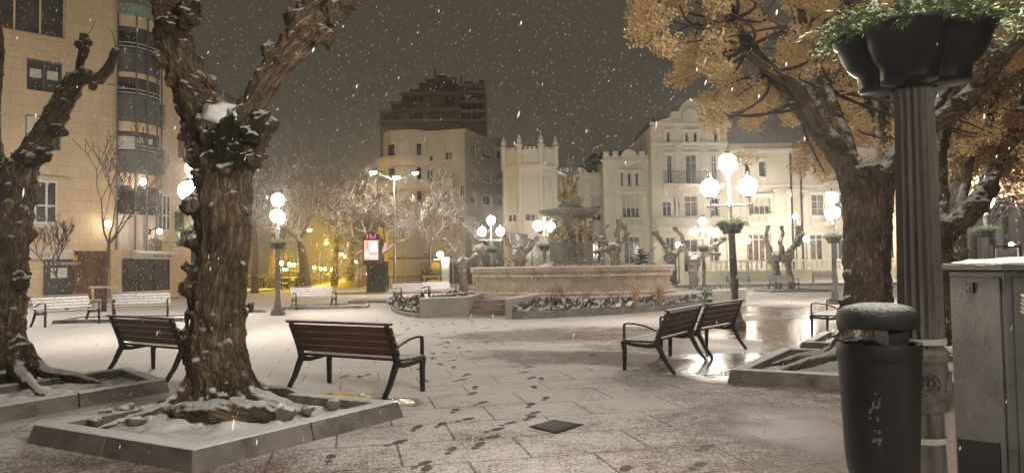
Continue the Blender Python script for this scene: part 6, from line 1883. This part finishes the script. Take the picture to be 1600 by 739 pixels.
# ------------------------------------------------------------------ steel cabinet
cb = thing('utility_cabinet', 'dirty grey steel cabinet with a snowy lid at the right edge', 'utility cabinet', (2.65, 3.75, 0))
YF, YB, ZT = 3.52, 3.97, 1.5
X0 = P(1577, 600, YF).x; X1 = X0 + .95
def side(px, py):
    """point of the cabinet's left flank under a photo pixel"""
    r_ = ray(px, py); t_ = X0 / r_.x
    return Vector((X0, r_.y * t_, EYE + r_.z * t_))
b = MB(); b.bbox((X0, YF, .06), (X1, YB, ZT)); b.build('body', M_cab, cb, bevel=.006)
b = MB(); b.bbox((X0 + .02, YF + .02, 0), (X1 - .02, YB - .02, .058)); b.build('plinth', M_kerb, cb)
b = MB(); b.bbox((X0 - .03, YF - .03, ZT + .002), (X1 + .03, YB + .03, ZT + .04)); ld = b.build('lid', M_cab, cb, bevel=.006)
N = 24; vs = []
for i in range(N + 1):
    for j in range(9):
        x = X0 - .033 + (X1 - X0 + .063) * i / N; y = YF - .033 + (YB - YF + .066) * j / 8
        e_ = min(1, min(i, N - i) / 2.0, min(j, 8 - j) / 1.5)
        vs.append((x, y, ZT + .030 + (.022 + .02 * math.sin(math.pi * i / N)) * e_ ** .5 + .008 * mnoise.noise(Vector((x * 9, y * 9, 0)))))
b = MB(); b.add(vs, [(i * 9 + j, (i + 1) * 9 + j, (i + 1) * 9 + j + 1, i * 9 + j + 1) for i in range(N) for j in range(8)]); b.build('snow_cap', mat('thin_grainy_snow', (.52, .50, .48), .9, .3, 25, .6, 60), ld, smooth=True)
b = MB(); b.bbox((X0 + .03, YF - .012, .12), (X1 - .03, YF - .002, ZT - .03)); dr_ = b.build('door', M_cab, cb, bevel=.003)
b = MB(); b.bbox((X0 - .010, YF + .03, .12), (X0 - .002, YB - .03, ZT - .03)); dl = b.build('side_panel', M_cab, cb, bevel=.003)
c = side(1521, 449)
b = MB(); b.bbox((X0 - .022, c.y - .03, c.z - .027), (X0 - .0105, c.y + .03, c.z + .027)); lk = b.build('lock', M_pot, dl)
b = MB(); b.tube([(X0 - .028, c.y, c.z - .004), (X0 - .0225, c.y, c.z - .004)], .007, 8); b.build('key_barrel', M_metal, lk)
for k in range(5):
    p = P(1591, 461 + 6.3 * k, YF)
    b = MB(); b.obox((p.x, YF - .014, p.z), (.16, 0, 0), (0, -.012, -.010), (0, .001, .006)); b.build('louvre', mat('pale_louvre', (.5, .46, .33), .5, .1), dr_)
c0, c1 = side(1500, 684), side(1566, 692)
b = MB(); b.add([(X0 - s_, y, z) for s_ in (.0105, .0135) for y, z in ((c0.y, c0.z), (c1.y, c1.z), (c1.y, .15), (c0.y, .15))], [(0, 1, 2, 3), (7, 6, 5, 4), (0, 4, 5, 1), (1, 5, 6, 2), (2, 6, 7, 3), (3, 7, 4, 0)]); b.build('black_sticker', M_pot, dl, fix=True)
b = MB(); rd = random.Random(4)
for k in range(16):
    y, z = rd.uniform(YF + .15, YB - .06), rd.uniform(.75, 1.35); a = rd.uniform(-1, 1); L = rd.uniform(.02, .08)
    b.sweep([(X0 - .0106, y, z), (X0 - .0106, y + L * math.sin(a), z + L * math.cos(a))], .0012, .0025, (1, 0, 0))
tag(b.build('scratches', mat('pale_scratches', (.16, .15, .14)), dl), kind='stuff')

# manhole cover
mc = [G(826, 667), G(866, 656.5), G(912, 664), G(869, 678)]
mh = thing('manhole_cover', 'square iron drain cover set in the snowy paving', 'manhole cover', (sum(mc, Vector()) / 4))
cen = sum(mc, Vector()) / 4
b = MB(); b.prism([(p.x, p.y) for p in mc], .004, .010); b.build('frame', mat('rusty_drain_frame', (.05, .04, .032), .6, .3, 8, .3, 40), mh)
b = MB(); inn = [cen.lerp(p, .9) for p in mc]
for k in range(9):
    f0, f1 = k / 9 + .02, (k + 1) / 9 - .02
    q = [inn[0].lerp(inn[1], f0), inn[0].lerp(inn[1], f1), inn[3].lerp(inn[2], f1), inn[3].lerp(inn[2], f0)]
    b.prism([(p.x, p.y) for p in q], .0105, .016)
b.build('ribs', mat('wet_black_iron', (.03, .027, .024), .45, .3, 8, .3, 40), mh)
p = G(928, 555); b = MB(); rd = random.Random(2)
b.add([(p.x - .1, p.y, .006), (p.x - .02, p.y - .06, .03), (p.x + .1, p.y + .01, .012), (p.x, p.y + .06, .04)], [(0, 1, 2, 3)])
lf = b.build('fallen_leaf', mat('pale_fallen_leaf', (.5, .42, .3), .8, .2), None, p)
sm = lf.modifiers.new('s', 'SOLIDIFY'); sm.thickness = .003
tag(lf, 'single pale dry leaf lying on the brown slush', 'leaf')

# ------------------------------------------------------------------ kiosk, poster column, barrier, car and small street things
KY = 47.0
kp = P(589, 458, KY)
kk = thing('phone_kiosk', 'dark phone kiosk topped by a lit pink poster and a red number display', 'kiosk', (kp.x, KY, .13))
def px2(a, b__, Y): p, q = P(a[0], a[1], Y), P(b__[0], b__[1], Y); return min(p.x, q.x), max(p.x, q.x), min(p.z, q.z), max(p.z, q.z)
x0, x1, z0, z1 = px2((575, 413), (605, 458), KY)
b = MB()
for X in (x0, x1 - .07):
    for Y in (KY - .5, KY + .43): b.bbox((X, Y, .13), (X + .07, Y + .07, z1))
b.bbox((x0 - .05, KY - .55, z1 + .002), (x1 + .05, KY + .55, z1 + .16)); b.bbox((x0 + .071, KY - .49, .13), (x1 - .071, KY - .44, .75)); b.build('cabin_frame', M_iron, kk)
b = MB(); b.bbox((x0 + .072, KY - .47, .753), (x1 - .072, KY - .45, z1 - .01)); b.bbox((x0 + .02, KY - .42, .2), (x0 + .04, KY + .42, z1 - .01)); b.bbox((x1 - .04, KY - .42, .2), (x1 - .02, KY + .42, z1 - .01)); b.bbox((x0 + .08, KY + .44, .2), (x1 - .08, KY + .46, z1 - .01)); b.build('glazing', M_glass, kk)
b = MB(); b.bbox((x0 + .4, KY + .2, .9), (x0 + .75, KY + .4, 1.7)); b.build('telephone', M_metal, kk)
x0, x1, z0, z1 = px2((571, 376), (594, 406), KY)
b = MB(); xm, hw = (x0 + x1) / 2, (x1 - x0) / 2 + .06
pts = [(xm - hw, z0 - .3), (xm + hw, z0 - .3), (xm + hw, z1)] + [(xm + hw * math.cos(R(a)), z1 + hw * 1.05 * math.sin(R(a))) for a in range(15, 180, 15)] + [(xm - hw, z1)]
b.xprism(pts, KY - .5, KY + .4); sgn = b.build('sign_box', M_iron, kk, fix=True)
b = MB(); b.bbox((x0 + .02, KY - .53, z0), (x1 - .02, KY - .505, z1)); ps = b.build('lit_poster', emit('lit_pink_poster', (1.0, .62, .5), 1.0), sgn)
b = MB(); w_, h_ = x1 - x0, z1 - z0
for (a, c_, d, e) in ((.42, .62, .85, .9), (.42, .40, .9, .56), (.08, .16, .30, .40), (.4, .12, .9, .22)): b.bbox((x0 + w_ * a, KY - .537, z0 + h_ * c_), (x0 + w_ * d, KY - .532, z0 + h_ * e))
b.build('poster_panel', emit('lit_white_panel', (1, .95, .88), 1.5), ps)
b = MB()
for (a, c_, d, e) in ((.45, .78, .8, .80), (.45, .72, .7, .74), (.5, .50, .8, .52), (.12, .06, .35, .09), (.42, .3, .46, .36), (.55, .3, .6, .36), (.68, .3, .73, .36), (.8, .3, .86, .36), (.14, .5, .17, .95), (.24, .55, .28, .95)): b.bbox((x0 + w_ * a, KY - .543, z0 + h_ * c_), (x0 + w_ * d, KY - .538, z0 + h_ * e))
b.build('poster_print', emit('lit_poster_print', (.75, .25, .2), .6), ps)
text_mesh('number_display', '15:1', .42, emit('red_display', (1.0, .05, .28), 2.2), kk, (xm, KY - .52, z1 + .12), UC, 0)
# poster column, orange barrier, frames
x0, x1, z0, z1 = px2((689, 402), (703, 449), 49)
pc = thing('poster_column', 'grey upright advertising column under the single globe lamp', 'advertising column', ((x0 + x1) / 2, 49.2, 0))
b = MB(); b.bbox((x0, 49, .13), (x1, 49.3, z1)); b.build('case', M_metal, pc); b = MB(); b.bbox((x0 + .06, 48.97, z0 + .25), (x1 - .06, 48.995, z1 - .08)); b.build('poster', M_blind, pc)
def stake_frame(label, px0, px1, y0, y1, d):
    x0, x1, z0, z1 = px2((px0, y0), (px1, y1), d)
    th = thing('tree_guard', label, 'tree guard', ((x0 + x1) / 2, d, 0), 'timber guards round young trees')
    for X in (x0, x1 - .08):
        b = MB(); b.bbox((X, d - .04, 0), (X + .08, d + .04, z1 - .09)); b.build('stake', mat('pale_timber', (.33, .27, .19), .8, .2, 3, .2, 20, snow=(.6, .95)), th)
    b = MB(); b.bbox((x0 - .08, d - .05, z1 - .087), (x1 + .08, d + .05, z1)); b.build('crossbar', MATS['pale_timber'], th)
stake_frame('timber guard with a snowy crossbar beside the left benches', 144, 187, 447, 497, 29.8)
stake_frame('timber guard around the slender tree by the orange barrier', 662, 687, 431, 457, 47.2)
x0, x1, z0, z1 = px2((665, 437), (687, 446), 46.6)
ob_ = thing('barrier', 'orange plastic barrier between tree guard and bench', 'barrier', ((x0 + x1) / 2, 46.6, 0))
b = MB(); b.xprism([(x0 - .05, .13), (x1 + .05, .13), (x1, .8), ((x0 + x1) / 2, z1), (x0 + .1, .78)], 46.5, 46.7); b.build('panel', mat('orange_plastic', (.72, .33, .02), .5, .15), ob_, fix=True)
for X in (x0, x1): b = MB(); b.bbox((X - .12, 46.4, .13), (X + .12, 46.8, .2)); b.build('foot', M_pot, ob_)
# fence of the cafe terrace
for lab, px0, px1, y0, d in (('dark terrace fence below the shop canopy', 607, 660, 433, 56), ('dark terrace fence left of the kiosk street', 380, 436, 436, 60)):
    a, c = P(px0, 430, d), P(px1, 430, d); h = P(px0, y0, d).z
    th = thing('fence', lab, 'fence', ((a.x + c.x) / 2, d, .1))
    b = MB(); n = int((c.x - a.x) / .16)
    for k in range(n + 1): X = a.x + (c.x - a.x) * k / n; b.bbox((X - .015, d - .015, .1), (X + .015, d + .015, h))
    b.bbox((a.x, d - .03, h + .002), (c.x, d + .03, h + .06)); b.build('bars', M_iron, th)
    for X in (a.x, c.x): b = MB(); b.bbox((X - .05, d - .05, 0), (X + .05, d + .05, h + .12)); b.build('post', M_iron, th)
# parked car
cp_ = P(449, 450, 63)
cr = thing('parked_car', 'dark car parked at the corner behind the end-on lamp', 'car', (cp_.x, 64, .0))
def car(cx, y0, th):
    prof = [(-.0, .32), (-.02, .75), (.15, .95), (.95, 1.02), (1.5, 1.5), (3.0, 1.52), (3.9, 1.05), (4.2, .98), (4.25, .4), (4.2, .32)]
    b = MB(); n = len(prof); vs = []
    for s in (-1, 1):
        for (y, z) in prof: vs.append((cx + s * (.86 - max(0, z - 1.0) * .28), y0 + y, z))
    fs = [tuple(range(n)), tuple(range(2 * n - 1, n - 1, -1))] + [(i, i + n, (i + 1) % n + n, (i + 1) % n) for i in range(n)]
    b.add(vs, fs); b.build('body', mat('dark_car_paint', (.022, .022, .026), .25, .1, 2, 0, snow=(.85, 1.1)), th, fix=True)
    b = MB(); b.add([(cx - .70, y0 + .98, 1.06), (cx + .70, y0 + .98, 1.06), (cx + .60, y0 + 1.46, 1.47), (cx - .60, y0 + 1.46, 1.47)], [(0, 1, 2, 3)]); o = b.build('windscreen', M_glassg, th); o.location.y -= .02; o.location.z += .012
    for s in (-1, 1):
        b = MB(); b.ball((cx + s * .64, y0 + .03, .78), .11, 10, 0, (1.3, .5, .7)); b.build('headlight', M_white, th)
        b = MB(); b.box((cx + s * .93, y0 + 1.15, 1.08), (.16, .1, .12)); b.build('mirror', M_pot, th)
        for y in (.85, 3.4):
            b = MB(); b.tube([(cx + s * .68, y0 + y, .32), (cx + s * .90, y0 + y, .32)], .32, 18); w = b.build('wheel', M_pot, th)
            b = MB(); b.tube([(cx + s * .901, y0 + y, .32), (cx + s * .91, y0 + y, .32)], .19, 12); b.build('rim', M_metal, w)
    b = MB(); b.box((cx, y0 - .035, .52), (.5, .02, .11)); b.build('number_plate', M_white, th)
    b = MB(); b.box((cx, y0 - .03, .72), (.8, .02, .12)); b.build('grille', M_pot, th)
car(cp_.x, 62.3, cr)
x0, x1, z0, z1 = px2((437, 418.5), (451, 428), 68)
sg = thing('shop_sign', 'small lit pale green sign above the parked car', 'sign', ((x0 + x1) / 2, 68, 0))
b = MB(); b.bbox((x0, 68, z0), (x1, 68.15, z1)); b.build('panel', emit('lit_green_sign', (.55, 1.0, .78), .9), sg); b = MB(); b.tube([((x0 + x1) / 2, 68.07, 0), ((x0 + x1) / 2, 68.07, z0 - .002)], .06, 8); b.build('post', M_iron, sg)
b = MB(); b.bbox((x0 - .05, 68.02, z1 + .002), (x1 + .05, 68.13, z1 + .06)); b.bbox((x0 - .05, 68.02, z0 - .06), (x1 + .05, 68.13, z0 - .002)); b.build('frame', M_iron, sg)
# display board at the far right
x0, x1, z0, z1 = px2((1550, 384), (1597, 440), 26.5)
db = thing('display_board', 'black framed display board under the far right lamp', 'display board', ((x0 + x1) / 2, 26.5, 0))
b = MB()
for (p, q) in (((x0, 0), (x0 + .08, z1)), ((x1 - .08, 0), (x1, z1)), ((x0 + .081, z1 - .08), (x1 - .081, z1))): b.bbox((p[0], 26.45, p[1]), (q[0], 26.6, q[1]))
b.build('frame', M_pot, db); b = MB(); b.bbox((x0 + .13, 26.5, .9), (x1 - .13, 26.53, z1 - .13)); b.build('sheet', M_glassg, db)
b = MB()
for (p, q) in (((x0 + .082, .85), (x0 + .128, z1 - .085)), ((x1 - .128, .85), (x1 - .082, z1 - .085))): b.bbox((p[0], 26.49, p[1]), (q[0], 26.54, q[1]))
b.build('inner_frame', M_white, db)
# flag staff and flags on the casino balcony
for k, px in enumerate((1056, 1062)):
    p = P(px, 340, 64.4); q = P(px - 4, 300, 63.6)
    f_ = thing('flag', ['furled flag left on the cream building balcony', 'furled flag right on the cream building balcony'][k], 'flag', p, 'flags on the cream building balcony')
    b = MB(); b.tube([p, q], .025, 6); b.build('staff', M_white, f_)
    b = MB(); b.tube([q + (p - q) * .15, q + (p - q) * .4 + Vector((.06, 0, -.2)), q + (p - q) * .5 + Vector((.04, 0, -.9))], [.06, .14, .07], 8, flat=.5); b.build('cloth', mat('dull_red_cloth', (.25, .08, .05), .8, .3), f_)

# ------------------------------------------------------------------ haze and falling snow
b = MB(); b.bbox((-285, -70, -1.0), (285, 320, 46))
hz = b.build('haze', mat('tmp_haze', (1, 1, 1)))
t = NT('night_haze'); t.t.nodes.remove(t.b)
v = t.n('ShaderNodeVolumePrincipled'); v.inputs['Color'].default_value = (.90, .88, .85, 1); v.inputs['Density'].default_value = HAZE_DENSITY; v.inputs['Anisotropy'].default_value = .90
t.l(v.outputs[0], t.out.inputs['Volume'])
hz.data.materials.clear(); hz.data.materials.append(t.mat)
tag(hz, kind='stuff')
def flakes(n, lo, hi, s0, s1, seed):
    rg = np.random.default_rng(seed)
    p = rg.uniform(lo, hi, (n, 3)); keep = np.linalg.norm(p - np.array([0, 0, EYE]), axis=1) > 1.6; p = p[keep]; n = len(p)
    ax = np.array([.22, 0, 1.0]) + rg.normal(0, .12, (n, 3)); ax /= np.linalg.norm(ax, axis=1)[:, None]
    u = np.cross(ax, rg.normal(size=(n, 3))); u /= np.linalg.norm(u, axis=1)[:, None]; w = np.cross(ax, u)
    s = rg.uniform(s0, s1, n)[:, None]; L = s * rg.uniform(2.5, 6.0, n)[:, None]
    v = np.stack([p + ax * L, p + u * s, p - u * .5 * s + w * .87 * s, p - u * .5 * s - w * .87 * s, p - ax * L], 1).reshape(-1, 3)
    i = np.arange(n)[:, None] * 5
    f = np.concatenate([i + q for q in ([0, 1, 2], [0, 2, 3], [0, 3, 1], [4, 2, 1], [4, 3, 2], [4, 1, 3])], 1).reshape(-1, 3)
    return v, f
V1, F1 = flakes(16000, (-13, 2.2, .2), (13, 22, 10), .0016, .0040, 1)
V2, F2 = flakes(30000, (-30, 18, .5), (30, 55, 24), .006, .0105, 2)
vv = np.concatenate([V1, V2]); ff = np.concatenate([F1, F2 + len(V1)])
me = bpy.data.meshes.new('falling_snow')
me.from_pydata(vv.tolist(), [], ff.tolist()); me.update()
me.materials.append(mat('snowflake', (.85, .85, .85), .9, .02, 5, 0))
fs_ = bpy.data.objects.new('falling_snow', me); COL.objects.link(fs_)
tag(fs_, 'snowflakes falling through the lamplight over the square', None, None, 'stuff')
